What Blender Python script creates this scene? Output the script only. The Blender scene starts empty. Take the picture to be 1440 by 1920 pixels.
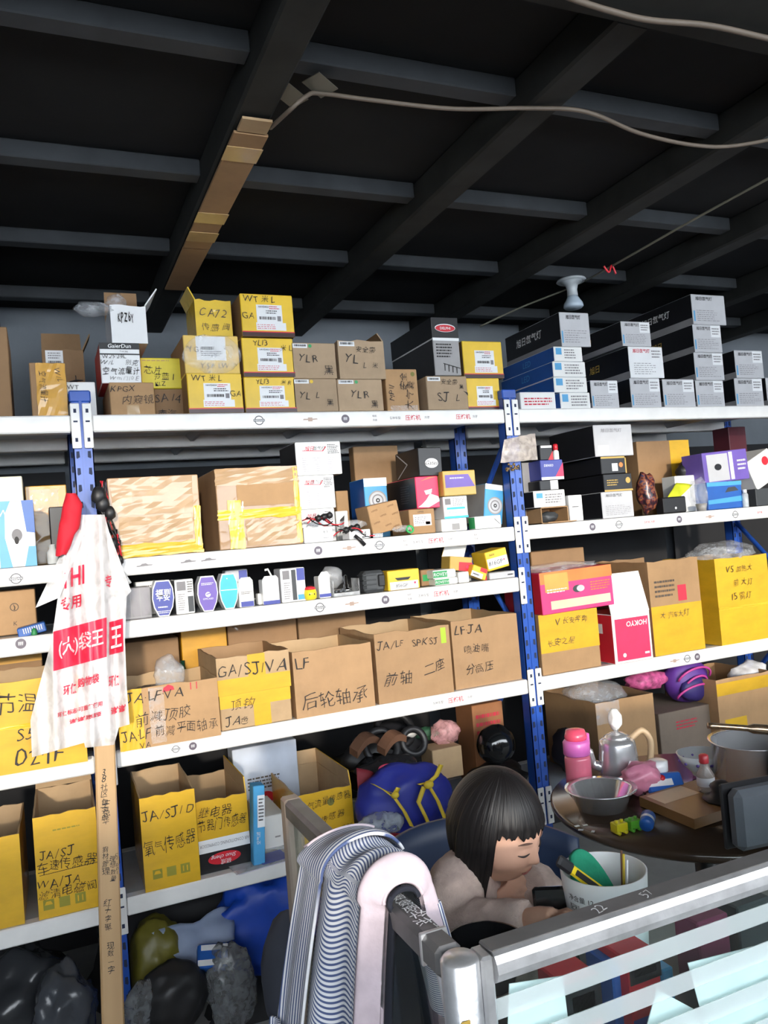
import bpy, bmesh, math, random
from mathutils import Vector, Matrix, noise
R = math.radians
rnd = random.Random(7)
S = bpy.context.scene
COL = S.collection

# ------------------------------------------------------------------ camera
FPX, YAW, PITCH, ROLL = 1494.41, 0.4059977, 0.0312270, -0.0820905
CAM = Vector((-0.1282, -2.5209, 1.5))
FW = Vector((math.sin(YAW)*math.cos(PITCH), math.cos(YAW)*math.cos(PITCH), math.sin(PITCH)))
_r0 = Vector((math.cos(YAW), -math.sin(YAW), 0)); _u0 = _r0.cross(FW)
RT = _r0*math.cos(ROLL) + _u0*math.sin(ROLL); UP = -_r0*math.sin(ROLL) + _u0*math.cos(ROLL)
cam = bpy.data.objects.new('camera', bpy.data.cameras.new('camera')); COL.objects.link(cam)
cam.matrix_world = Matrix(((RT.x, UP.x, -FW.x, CAM.x), (RT.y, UP.y, -FW.y, CAM.y), (RT.z, UP.z, -FW.z, CAM.z), (0, 0, 0, 1)))
cam.data.sensor_fit = 'HORIZONTAL'; cam.data.sensor_width = 36; cam.data.lens = 36*FPX/1440
cam.data.clip_start = 0.02
S.camera = cam
# ------------------------------------------------------------------ daylight
W = bpy.data.worlds.new('sky'); S.world = W; W.use_nodes = True
bg = W.node_tree.nodes['Background']; bg.inputs[0].default_value = (0.86, 0.93, 1.0, 1); bg.inputs[1].default_value = 6.6
sd = bpy.data.lights.new('sun', 'SUN'); sd.energy = 1.9; sd.angle = R(2.5); sd.color = (1.0, 0.90, 0.76)
sun = bpy.data.objects.new('sun', sd); COL.objects.link(sun)
SUN_EL, SUN_AZ = 9, -12      # low sun behind the photographer, a little to the left
sdir = Vector((math.sin(R(-SUN_AZ))*math.cos(R(SUN_EL)), math.cos(R(-SUN_AZ))*math.cos(R(SUN_EL)), -math.sin(R(SUN_EL))))
sun.rotation_euler = sdir.to_track_quat('-Z', 'Y').to_euler(); sun.location = (0, -6, 4)
S.view_settings.view_transform = 'Standard'; S.view_settings.look = 'None'
S.view_settings.gamma = 1; S.view_settings.use_curve_mapping = False; S.view_settings.exposure = 0.6
try:
    S.cycles.max_bounces = 8; S.cycles.transparent_max_bounces = 16; S.cycles.use_denoising = True
    S.cycles.caustics_reflective = False; S.cycles.caustics_refractive = False
except Exception: pass

# ------------------------------------------------------------------ picture -> place
def ray(x, y): return FW + RT*((x-720)/FPX) - UP*((y-960)/FPX)
def PY(x, y, Y): d = ray(x, y); return CAM + d*((Y-CAM.y)/d.y)
def PZ(x, y, Z): d = ray(x, y); return CAM + d*((Z-CAM.z)/d.z)
def PD(x, y, D): return CAM + ray(x, y)*D

# ------------------------------------------------------------------ materials
MATS = {}
def _new(name):
    m = bpy.data.materials.new(name); m.use_nodes = True
    nt = m.node_tree; return m, nt, nt.nodes['Principled BSDF']
def _noise(nt, scale, detail=3, coord='Object', rough=0.5, dist=0.0, stretch=None):
    tc = nt.nodes.new('ShaderNodeTexCoord'); n = nt.nodes.new('ShaderNodeTexNoise')
    n.inputs['Scale'].default_value = scale; n.inputs['Detail'].default_value = detail
    n.inputs['Roughness'].default_value = rough; n.inputs['Distortion'].default_value = dist
    if stretch:
        mp = nt.nodes.new('ShaderNodeMapping'); mp.inputs['Scale'].default_value = stretch
        nt.links.new(tc.outputs[coord], mp.inputs[0]); nt.links.new(mp.outputs[0], n.inputs['Vector'])
    else: nt.links.new(tc.outputs[coord], n.inputs['Vector'])
    return n
def _ramp(nt, fac, stops):
    r = nt.nodes.new('ShaderNodeValToRGB'); nt.links.new(fac, r.inputs[0])
    while len(r.color_ramp.elements) < len(stops): r.color_ramp.elements.new(0.5)
    for e, (p, c) in zip(r.color_ramp.elements, stops): e.position = p; e.color = (*c, 1)
    return r
def _bump(nt, h, strength, dist=0.002):
    b = nt.nodes.new('ShaderNodeBump'); b.inputs['Strength'].default_value = strength; b.inputs['Distance'].default_value = dist
    nt.links.new(h, b.inputs['Height']); return b
def _vary(nt, col, amt):
    oi = nt.nodes.new('ShaderNodeObjectInfo'); mr = nt.nodes.new('ShaderNodeMapRange')
    mr.inputs['To Min'].default_value = 1-amt; mr.inputs['To Max'].default_value = 1+amt
    nt.links.new(oi.outputs['Random'], mr.inputs['Value'])
    hs = nt.nodes.new('ShaderNodeHueSaturation'); nt.links.new(mr.outputs[0], hs.inputs['Value']); nt.links.new(col, hs.inputs['Color'])
    return hs.outputs[0]
def paint(name, rgb, rough=0.55, metal=0.0, mottle=0.12, scale=9, bump=0.0, coat=0.0, alpha=1.0, vary=0.0, spec=None):
    """plain procedural paint or print with slight mottling"""
    if name in MATS: return MATS[name]
    m, nt, p = _new(name)
    n = _noise(nt, scale, 4)
    lo = tuple(c*(1-mottle) for c in rgb); hi = tuple(min(1, c*(1+mottle)) for c in rgb)
    r = _ramp(nt, n.outputs['Fac'], [(0.3, lo), (0.7, hi)])
    c = r.outputs[0]
    if vary: c = _vary(nt, c, vary)
    nt.links.new(c, p.inputs['Base Color'])
    p.inputs['Roughness'].default_value = rough; p.inputs['Metallic'].default_value = metal
    p.inputs['Coat Weight'].default_value = coat; p.inputs['Coat Roughness'].default_value = 0.15
    if spec is not None: p.inputs['Specular IOR Level'].default_value = spec
    if alpha < 1: p.inputs['Alpha'].default_value = alpha
    if bump:
        n2 = _noise(nt, scale*6, 3); b = _bump(nt, n2.outputs['Fac'], bump); nt.links.new(b.outputs[0], p.inputs['Normal'])
    MATS[name] = m; return m
def kraft(name, rgb, vary=0.12, coat=0.0, crinkle=0.0):
    """corrugated board: fibres, faint flute lines, optional film wrapped over it"""
    if name in MATS: return MATS[name]
    m, nt, p = _new(name)
    n = _noise(nt, 5, 6, rough=0.65)
    r = _ramp(nt, n.outputs['Fac'], [(0.28, tuple(c*0.80 for c in rgb)), (0.5, rgb), (0.75, tuple(min(1, c*1.15) for c in rgb))])
    nt.links.new(_vary(nt, r.outputs[0], vary), p.inputs['Base Color'])
    p.inputs['Roughness'].default_value = 0.75
    n2 = _noise(nt, 60, 4, stretch=(1, 1, 0.12)); b = _bump(nt, n2.outputs['Fac'], 0.18, 0.002)
    nt.links.new(b.outputs[0], p.inputs['Normal'])
    if coat:
        n3 = _noise(nt, 17, 7, rough=0.75, dist=1.0); n3.noise_type = 'RIDGED_MULTIFRACTAL'; b2 = _bump(nt, n3.outputs['Fac'], crinkle, 0.0035)
        p.inputs['Coat Weight'].default_value = coat; p.inputs['Coat Roughness'].default_value = 0.10
        nt.links.new(b2.outputs[0], p.inputs['Coat Normal'])
    MATS[name] = m; return m
def tape(name, rgb, crinkle=0.5, vary=0.06):
    """glossy packing tape pulled over board, creased"""
    if name in MATS: return MATS[name]
    m, nt, p = _new(name)
    n = _noise(nt, 7, 5, rough=0.6, stretch=(1, 1, 2.5))
    r = _ramp(nt, n.outputs['Fac'], [(0.3, tuple(c*0.86 for c in rgb)), (0.7, tuple(min(1, c*1.1) for c in rgb))])
    nt.links.new(_vary(nt, r.outputs[0], vary), p.inputs['Base Color'])
    p.inputs['Roughness'].default_value = 0.45
    p.inputs['Coat Weight'].default_value = 0.8; p.inputs['Coat Roughness'].default_value = 0.10
    n3 = _noise(nt, 7, 6, rough=0.7, dist=1.2, stretch=(1, 1, 2.2)); n3.noise_type = 'RIDGED_MULTIFRACTAL'; b2 = _bump(nt, n3.outputs['Fac'], crinkle, 0.005)
    nt.links.new(b2.outputs[0], p.inputs['Coat Normal'])
    MATS[name] = m; return m
def film(name, rgb=(0.9, 0.92, 0.95), alpha=0.25, rough=0.12, scale=60, bump=0.6):
    """clear plastic film or bubble wrap"""
    if name in MATS: return MATS[name]
    m, nt, p = _new(name)
    p.inputs['Base Color'].default_value = (*rgb, 1); p.inputs['Roughness'].default_value = rough
    n = _noise(nt, scale, 3, dist=0.6); b = _bump(nt, n.outputs['Fac'], bump, 0.004); nt.links.new(b.outputs[0], p.inputs['Normal'])
    r = _ramp(nt, n.outputs['Fac'], [(0.35, (alpha*0.6,)*3), (0.75, (min(1, alpha*1.6),)*3)])
    nt.links.new(r.outputs[0], p.inputs['Alpha'])
    MATS[name] = m; return m
def glassy(name, tint=(0.9, 0.96, 0.95), refl=0.12):
    if name in MATS: return MATS[name]
    m = bpy.data.materials.new(name); m.use_nodes = True; nt = m.node_tree; nt.nodes.clear()
    o = nt.nodes.new('ShaderNodeOutputMaterial'); t = nt.nodes.new('ShaderNodeBsdfTransparent'); t.inputs[0].default_value = (*tint, 1)
    g = nt.nodes.new('ShaderNodeBsdfGlossy'); g.inputs['Roughness'].default_value = 0.03
    lw = nt.nodes.new('ShaderNodeLayerWeight'); lw.inputs[0].default_value = 0.5
    pw = nt.nodes.new('ShaderNodeMath'); pw.operation = 'POWER'; pw.inputs[1].default_value = 4; nt.links.new(lw.outputs['Facing'], pw.inputs[0])
    f = nt.nodes.new('ShaderNodeMath'); f.operation = 'MULTIPLY_ADD'; f.inputs[1].default_value = 0.6; f.inputs[2].default_value = 0.03; nt.links.new(pw.outputs[0], f.inputs[0])
    mx = nt.nodes.new('ShaderNodeMixShader'); nt.links.new(f.outputs[0], mx.inputs[0])
    nt.links.new(t.outputs[0], mx.inputs[1]); nt.links.new(g.outputs[0], mx.inputs[2]); nt.links.new(mx.outputs[0], o.inputs[0])
    MATS[name] = m; return m

K = kraft('kraft', (0.42, 0.25, 0.12)); KD = kraft('kraft_dark', (0.30, 0.175, 0.085)); KL = kraft('kraft_inside', (0.46, 0.31, 0.17))
KW = kraft('kraft_filmed', (0.45, 0.27, 0.135), coat=0.9, crinkle=0.9)
TY = tape('tape_yellow', (0.72, 0.42, 0.015)); TYB = tape('tape_bright_yellow', (0.78, 0.52, 0.03), 0.7); TO = tape('tape_orange', (0.66, 0.33, 0.02))
TB = tape('tape_brown', (0.45, 0.29, 0.13), 0.8); TC = tape('tape_tan', (0.50, 0.32, 0.17), 0.9)
WH = paint('white_card', (0.80, 0.80, 0.78), 0.5, mottle=0.05); WHG = paint('white_gloss', (0.82, 0.83, 0.84), 0.25, mottle=0.04, coat=0.4)
SIL = paint('silver_card', (0.52, 0.52, 0.54), 0.4, mottle=0.08); BLK = paint('black_card', (0.012, 0.012, 0.014), 0.38); BLKM = paint('black_plastic', (0.014, 0.014, 0.016), 0.45)
GREY = paint('grey_card', (0.32, 0.31, 0.31), 0.5); DGREY = paint('dark_grey_plastic', (0.05, 0.055, 0.06), 0.5)
YEL = paint('yellow_print', (0.80, 0.52, 0.03), 0.4, coat=0.2); YELK = paint('dark_band', (0.045, 0.012, 0.012), 0.35, coat=0.3)
RED = paint('red_print', (0.62, 0.02, 0.035), 0.4); PINK = paint('pink_red_print', (0.78, 0.04, 0.12), 0.4); MAG = paint('magenta_print', (0.72, 0.05, 0.20), 0.4)
BLU = paint('blue_print', (0.02, 0.11, 0.42), 0.4); LBL = paint('light_blue_print', (0.08, 0.36, 0.66), 0.4); PUR = paint('purple_print', (0.16, 0.10, 0.42), 0.4); CYA = paint('cyan_print', (0.05, 0.47, 0.66), 0.4)
DBL = paint('indigo_print', (0.055, 0.07, 0.33), 0.4); GRN = paint('green_print', (0.03, 0.33, 0.10), 0.4); GOLD = paint('gold_print', (0.55, 0.36, 0.08), 0.35); ORG = paint('orange_print', (0.75, 0.22, 0.05), 0.4)
INK = paint('marker_ink', (0.015, 0.012, 0.012), 0.6); INKB = paint('faded_ink', (0.09, 0.07, 0.055), 0.7); INKR = paint('red_ink', (0.60, 0.03, 0.06), 0.6); INKG = paint('grey_ink', (0.22, 0.21, 0.22), 0.6); INKGR = paint('olive_stamp', (0.20, 0.19, 0.04), 0.6)
BUB = film('bubble_wrap', (.62, .64, .67), alpha=0.30, scale=45, bump=.35); CLR = film('clear_film', alpha=0.22, scale=25, bump=0.8)

# ------------------------------------------------------------------ mesh helpers
class MB:
    """collects shapes into one mesh; slot picks the material"""
    def __init__(s): s.v = []; s.f = []; s.m = []; s.smooth = []
    def add(s, verts, faces, slot=0, smooth=False):
        o = len(s.v); s.v += [tuple(v) for v in verts]
        for f in faces: s.f.append([i+o for i in f]); s.m.append(slot); s.smooth.append(smooth)
        return s
    def box(s, x0, x1, y0, y1, z0, z1, slot=0, bev=0.0, mat=None):
        if bev <= 0:
            v = [(x0,y0,z0),(x1,y0,z0),(x1,y1,z0),(x0,y1,z0),(x0,y0,z1),(x1,y0,z1),(x1,y1,z1),(x0,y1,z1)]
            f = [(0,3,2,1),(4,5,6,7),(0,1,5,4),(1,2,6,5),(2,3,7,6),(3,0,4,7)]
        else:
            b = min(bev, abs(x1-x0)/3, abs(y1-y0)/3, abs(z1-z0)/3); v = []; idx = {}
            X = (x0, x1); Y = (y0, y1); Z = (z0, z1)
            for i in (0,1):
                for j in (0,1):
                    for k in (0,1):
                        px, py, pz = X[i], Y[j], Z[k]; dx = b*(1-2*i); dy = b*(1-2*j); dz = b*(1-2*k)
                        for a, q in enumerate(((px, py+dy, pz+dz), (px+dx, py, pz+dz), (px+dx, py+dy, pz))):
                            idx[i,j,k,a] = len(v); v.append(q)
            f = []
            g = lambda i,j,k,a: idx[i,j,k,a]
            f += [[g(0,0,0,0),g(0,0,1,0),g(0,1,1,0),g(0,1,0,0)], [g(1,0,0,0),g(1,1,0,0),g(1,1,1,0),g(1,0,1,0)],
                  [g(0,0,0,1),g(1,0,0,1),g(1,0,1,1),g(0,0,1,1)], [g(0,1,0,1),g(0,1,1,1),g(1,1,1,1),g(1,1,0,1)],
                  [g(0,0,0,2),g(0,1,0,2),g(1,1,0,2),g(1,0,0,2)], [g(0,0,1,2),g(1,0,1,2),g(1,1,1,2),g(0,1,1,2)]]
            for k in (0,1):
                for j in (0,1): f.append([g(0,j,k,1),g(1,j,k,1),g(1,j,k,2),g(0,j,k,2)])
                for i in (0,1): f.append([g(i,0,k,0),g(i,1,k,0),g(i,1,k,2),g(i,0,k,2)])
            for i in (0,1):
                for j in (0,1): f.append([g(i,j,0,0),g(i,j,1,0),g(i,j,1,1),g(i,j,0,1)])
            for i in (0,1):
                for j in (0,1):
                    for k in (0,1): f.append([g(i,j,k,0),g(i,j,k,1),g(i,j,k,2)])
        if mat is not None: v = [mat @ Vector(q) for q in v]
        return s.add(v, f, slot)
    def lathe(s, prof, seg=24, slot=0, cap=True, mat=None, smooth=True):
        v = []; f = []
        for (r, z) in prof:
            for k in range(seg): a = 2*math.pi*k/seg; v.append((r*math.cos(a), r*math.sin(a), z))
        n = len(prof)
        for i in range(n-1):
            for k in range(seg): f.append((i*seg+k, i*seg+(k+1) % seg, (i+1)*seg+(k+1) % seg, (i+1)*seg+k))
        if cap: f.append(list(range(seg))[::-1]); f.append(list(range((n-1)*seg, n*seg)))
        if mat is not None: v = [mat @ Vector(q) for q in v]
        return s.add(v, f, slot, smooth)
    def tube(s, pts, r, seg=8, slot=0, smooth=True):
        pts = [Vector(p) for p in pts]; v = []; f = []; n = len(pts)
        rr = r if isinstance(r, (list, tuple)) else [r]*n
        up = Vector((0, 0, 1)); prev = None
        for i, p in enumerate(pts):
            t = (pts[min(i+1, n-1)]-pts[max(i-1, 0)]).normalized()
            a = t.cross(up)
            if a.length < 1e-3: a = t.cross(Vector((1, 0, 0)))
            a.normalize()
            if prev is not None and a.dot(prev) < 0: a = -a
            prev = a; b = t.cross(a)
            for k in range(seg): an = 2*math.pi*k/seg; v.append(p + a*(rr[i]*math.cos(an)) + b*(rr[i]*math.sin(an)))
        for i in range(n-1):
            for k in range(seg): f.append((i*seg+k, i*seg+(k+1) % seg, (i+1)*seg+(k+1) % seg, (i+1)*seg+k))
        f.append(list(range(seg))[::-1]); f.append(list(range((n-1)*seg, n*seg)))
        return s.add(v, f, slot, smooth)
    def prism(s, poly, y0, y1, slot=0, mat=None):
        """polygon in x,z pushed from y0 to y1"""
        n = len(poly); v = [(x, y0, z) for x, z in poly] + [(x, y1, z) for x, z in poly]
        f = [list(range(n)), list(range(2*n-1, n-1, -1))] + [(i, i+n, (i+1) % n+n, (i+1) % n) for i in range(n)]
        if mat is not None: v = [mat @ Vector(q) for q in v]
        return s.add(v, f, slot)
    def grid(s, fn, nu, nv, slot=0, smooth=True, closed=False):
        v = [fn(i/nu, j/nv) for j in range(nv+1) for i in range(nu+1 if not closed else nu)]
        w = nu+1 if not closed else nu; f = []
        for j in range(nv):
            for i in range(nu): f.append((j*w+i, j*w+(i+1) % w, (j+1)*w+(i+1) % w, (j+1)*w+i))
        return s.add(v, f, slot, smooth)
    def ico(s, c, r, sub=2, slot=0, fn=None):
        bm = bmesh.new(); bmesh.ops.create_icosphere(bm, subdivisions=sub, radius=1)
        bm.verts.ensure_lookup_table(); v = []
        for q in bm.verts:
            d = q.co.normalized(); k = fn(d) if fn else 1
            v.append((c[0]+d.x*r[0]*k, c[1]+d.y*r[1]*k, c[2]+d.z*r[2]*k))
        f = [[x.index for x in q.verts] for q in bm.faces]; bm.free()
        return s.add(v, f, slot, True)
    def mesh(s, name, mats):
        me = bpy.data.meshes.new(name); me.from_pydata(s.v, [], s.f)
        for m in (mats if isinstance(mats, (list, tuple)) else [mats]): me.materials.append(m)
        me.polygons.foreach_set('material_index', s.m); me.polygons.foreach_set('use_smooth', s.smooth); me.update()
        return me
    def build(s, name, mats, parent=None, loc=None, recalc=True):
        me = s.mesh(name, mats)
        if recalc:
            bm = bmesh.new(); bm.from_mesh(me); bmesh.ops.recalc_face_normals(bm, faces=bm.faces); bm.to_mesh(me); bm.free()
        o = bpy.data.objects.new(name, me); COL.objects.link(o)
        if parent is not None: o.parent = parent
        if loc is not None: o.location = loc
        return o
def tag(o, label, cat, group=None):
    o['label'] = label; o['category'] = cat
    if group: o['group'] = group
    return o
def empty(name, loc, label=None, cat=None, group=None, rz=0, ry=0, rx=0):
    o = bpy.data.objects.new(name, None); COL.objects.link(o); o.location = loc; o.rotation_euler = (rx, ry, rz)
    o.empty_display_size = 0.05
    if label: tag(o, label, cat, group)
    return o
def struct(o): o['kind'] = 'structure'; return o

# ---- lettering: flat print, outlines taken from the built-in typeface
_TXT = {}
def text_mesh(s, thin=0.0, bold=0.0, shear=0.0):
    key = (s, thin, bold, shear)
    if key in _TXT: return _TXT[key]
    c = bpy.data.curves.new('lettering', 'FONT'); c.body = s; c.size = 1; c.align_x = 'CENTER'; c.align_y = 'CENTER'
    c.resolution_u = 2; c.offset = bold-thin; c.shear = shear; c.fill_mode = 'FRONT'
    o = bpy.data.objects.new('lettering', c); COL.objects.link(o)
    dg = bpy.context.evaluated_depsgraph_get(); me = bpy.data.meshes.new_from_object(o.evaluated_get(dg))
    v = [tuple(q.co) for q in me.vertices]; f = [tuple(p.vertices) for p in me.polygons]
    bpy.data.objects.remove(o); bpy.data.curves.remove(c); bpy.data.meshes.remove(me)
    if v:
        xs = [q[0] for q in v]; ys = [q[1] for q in v]; cx = (min(xs)+max(xs))/2; cy = (min(ys)+max(ys))/2
        v = [(q[0]-cx, q[1]-cy) for q in v]; w = max(xs)-min(xs); h = max(ys)-min(ys)
    else: w = h = 1
    _TXT[key] = (v, f, w, h); return _TXT[key]
def put_text(b, s, org, ex, ey, height=None, width=None, thin=0.0, bold=0.0, shear=0.0, rot=0.0, slot=0, flip=1, fn=None):
    """add lettering to builder b around point org in the plane ex, ey"""
    v, f, w, h = text_mesh(s, thin, bold, shear)
    k = height/max(h, 1e-4) if height else width/w
    kx = k if not (height and width) else width/w
    ca, sa = math.cos(rot), math.sin(rot); org = Vector(org); ex = Vector(ex); ey = Vector(ey); out = []
    for (x, y) in v:
        x *= kx*flip; y *= k; X = x*ca-y*sa; Y = x*sa+y*ca
        out.append(fn(X, Y) if fn else org + ex*X + ey*Y)
    b.add(out, f, slot); return b
# ------------------------------------------------------------------ the room
def ceil_mat():
    m, nt, p = _new('dark_ceiling_sheet'); n = _noise(nt, 2.5, 5)
    r = _ramp(nt, n.outputs['Fac'], [(0.3, (0.016, 0.017, 0.019)), (0.7, (0.026, 0.027, 0.028))]); nt.links.new(r.outputs[0], p.inputs['Base Color'])
    p.inputs['Roughness'].default_value = 0.9; p.inputs['Specular IOR Level'].default_value = 0.1; return m
def conc_mat(name, a, b, sc=3):
    m, nt, p = _new(name); n = _noise(nt, sc, 8, rough=0.65); r = _ramp(nt, n.outputs['Fac'], [(0.3, a), (0.7, b)])
    nt.links.new(r.outputs[0], p.inputs['Base Color']); p.inputs['Roughness'].default_value = 0.85
    n2 = _noise(nt, 40, 4); bb = _bump(nt, n2.outputs['Fac'], 0.2, 0.003); nt.links.new(bb.outputs[0], p.inputs['Normal']); return m
CEIL = ceil_mat(); BEAMM = paint('ceiling_beam_paint', (0.022, 0.023, 0.022), 0.7, mottle=0.25, spec=0.2); PURL = paint('purlin_grey_paint', (0.048, 0.053, 0.059), 0.65, mottle=0.15, spec=0.2)
WALLM = conc_mat('grey_wall_sheet', (0.155, 0.175, 0.20), (0.195, 0.215, 0.24)); FLOORM = conc_mat('concrete_floor', (0.26, 0.25, 0.24), (0.38, 0.37, 0.35), 2)
SUNBLKM = conc_mat('sun_block_render', (0.45, 0.44, 0.42), (0.55, 0.54, 0.52))
X0R, X1R, YF, YB, ZC = -2.6, 5.4, -4.2, 0.95, 2.54
struct(MB().box(X0R-.1, X1R+.1, YF-2.5, YB+.1, -0.1, 0).build('floor', FLOORM))
ceil = struct(MB().box(X0R-.1, X1R+.1, YF, YB+.1, ZC, ZC+.1).build('ceiling', CEIL))
struct(MB().box(X0R, X1R, YB, YB+.1, 0, ZC).build('wall_back', WALLM))
struct(MB().box(X0R-.1, X0R, YF, YB, 0, ZC).build('wall_left', WALLM))
struct(MB().box(X1R, X1R+.1, YF, YB, 0, ZC).build('wall_right', WALLM))
struct(MB().box(X0R-.1, X1R+.1, YF-.12, YF, 0, 1.44).build('sun_block_front', SUNBLKM))      # unseen low block, added to shade the bottom shelf and child, open above
for i in range(-4, 9):
    x0 = 0.318+0.629*i
    if X0R < x0 < X1R-.1: MB().box(x0, x0+.082, -1.35, YB, 2.45, ZC, bev=.006).build('beam', BEAMM, ceil)
for k in range(4):
    y0 = -1.0+0.556*k
    for i in range(-4, 9):
        a, b_ = 0.318+0.629*i+.082, 0.318+0.629*(i+1)
        if a > X0R and b_ < X1R: MB().box(a, b_, y0, y0+.05, 2.495, ZC, bev=.003).build('purlin', PURL, ceil)
MB().box(X0R, X1R, -1.62, -1.35, 2.44, ZC, bev=.01).build('header_beam', BEAMM, ceil)

# ------------------------------------------------------------------ the shelving
WPAINT = paint('white_steel_paint', (0.82, 0.81, 0.79), 0.35, mottle=0.05, scale=14, coat=0.15); BPAINT = paint('blue_steel_paint', (0.018, 0.085, 0.42), 0.38, mottle=0.15, scale=12, coat=0.2)
GPAINT = paint('grey_shelf_steel', (0.42, 0.46, 0.50), 0.45, mottle=0.1); HOLE = paint('slot_shadow', (0.02, 0.03, 0.07), 0.8)
L1, L2, L3, L4, L5 = 1.936, 1.499, 1.312, 0.936, 0.504
rack = empty('shelving_rack', (0, 0, 0), 'white and blue steel storage rack holding the spare-part boxes', 'rack')
BAY = 1.5; XS = [-BAY, 0.0, BAY, 2*BAY]
PW = 0.056
def upright(x, y, front=True):
    b = MB(); h = 2.005
    # open C profile: face, two cheeks, two lips
    b.box(x-PW/2, x+PW/2, y, y+.003, 0, h); b.box(x-PW/2, x-PW/2+.003, y, y+.05, 0, h); b.box(x+PW/2-.003, x+PW/2, y, y+.05, 0, h)
    b.box(x-PW/2, x-PW/2+.014, y+.047, y+.05, 0, h); b.box(x+PW/2-.014, x+PW/2, y+.047, y+.05, 0, h)
    b.box(x-.004, x+.004, y-.0025, y, 0, h)
    o = b.build('upright', BPAINT, rack)
    s = MB(); n = 38
    for k in range(n):
        z = .06+k*.05
        for sx in (-1, 1):
            cx = x+sx*.016
            s.prism([(cx-.005, z), (cx+.003*sx, z-.004), (cx+.005, z), (cx+.004, z+.018), (cx-.004, z+.018)], y-.0012, y+.0005)
    s.build('slots', HOLE, o)['kind'] = 'stuff'
    MB().box(x-PW/2-.003, x+PW/2+.003, y-.003, y+.053, h-.03, h+.006, bev=.004).build('cap', BPAINT, o)
    return o
for x in XS:
    upright(x, 0.0); upright(x, 0.40)
    # side lacing of the frame
    for k, z in enumerate((0.25, 0.65, 1.05, 1.45)):
        y0, y1 = (.03, .42) if k % 2 == 0 else (.42, .03)
        MB().tube([(x, y0, z), (x, y1, z+.4)], .011, 6).build('brace', BPAINT, rack)
def beam(xa, xb, z, y0=-.006, y1=.034, h=.052, plates=True):
    b = MB(); b.box(xa, xb, y0, y1, z-h, z, bev=.004); b.box(xa, xb, y1-.004, y1+.012, z-h*.55, z-h*.55+.004)
    o = b.build('beam', WPAINT, rack)
    if plates:
        for xe, s in ((xa, 1), (xb, -1)):
            p = MB(); x2 = xe-s*.026
            p.box(min(xe, x2), max(xe, x2), y0-.004, y0+.002, z-.10, z+.035, bev=.002)
            po = p.build('connector_plate', WPAINT, o)
            q = MB(); cx = (xe+x2)/2
            for zz, w_, hh in ((z+.012, .004, .012), (z-.02, .006, .005), (z-.075, .004, .012)): q.box(cx-w_, cx+w_, y0-.0048, y0-.003, zz-hh/2, zz+hh/2)
            q.build('rivet_slots', HOLE, o)['kind'] = 'stuff'
    return o
def level(x, z, back=True, panel=True, double=False):
    xa, xb = x+.030, x+BAY-.030
    o = beam(xa, xb, z)
    beam(xa, xb, z, .386, .426, plates=False)
    if double: beam(xa, xb, z, .78, .82, plates=False)
    yb = .80 if double else .42
    if panel:
        n = 4
        for k in range(n):
            pa, pb = xa+(xb-xa)*k/n, xa+(xb-xa)*(k+1)/n
            MB().box(pa+.001, pb-.001, .034, yb-.02, z-.012, z-.0015).build('shelf_panel', GPAINT, rack)
        for k in range(1, n):
            xx = xa+(xb-xa)*k/n
            MB().prism([(xx-.022, z-.013), (xx+.022, z-.013), (xx+.006, z-.034), (xx-.006, z-.034)], .036, yb-.02).build('cross_rib', GPAINT, rack)
    return o
BEAMS = {}
for bi, x in enumerate((-BAY, 0.0, BAY)):
    BEAMS[bi, 1] = level(x, L1, double=True)
    BEAMS[bi, 2] = level(x, L2)
    if bi < 2: BEAMS[bi, 3] = level(x, L3 if bi else 1.300)
    BEAMS[bi, 4] = level(x, L4 if bi else 0.932)
    BEAMS[bi, 5] = level(x, L5 if bi else 0.498)

SHADEP = paint('painted_shade_sheet', (.014, .014, .016), .8)  # near-black colour stands in for the deep shade behind the goods
for x in (-BAY, 0.0, BAY): MB().box(x+.03, x+BAY-.03, .86, .864, .02, 1.86).build('shade_panel', SHADEP, rack)  # added sheets, the rack itself has no backs
MB().box(2*BAY+.03, 2*BAY+1.9, .86, .864, .02, 1.86).build('shade_panel', SHADEP, rack)  # added shade sheet carried on past the last bay
L1 += .0015; L2 += .0015; L3 += .0015; L4 += .0015; L5 += .0015     # goods stand on the panels
L3B, L4B, L5B = 1.3015, .9335, .4995
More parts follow.
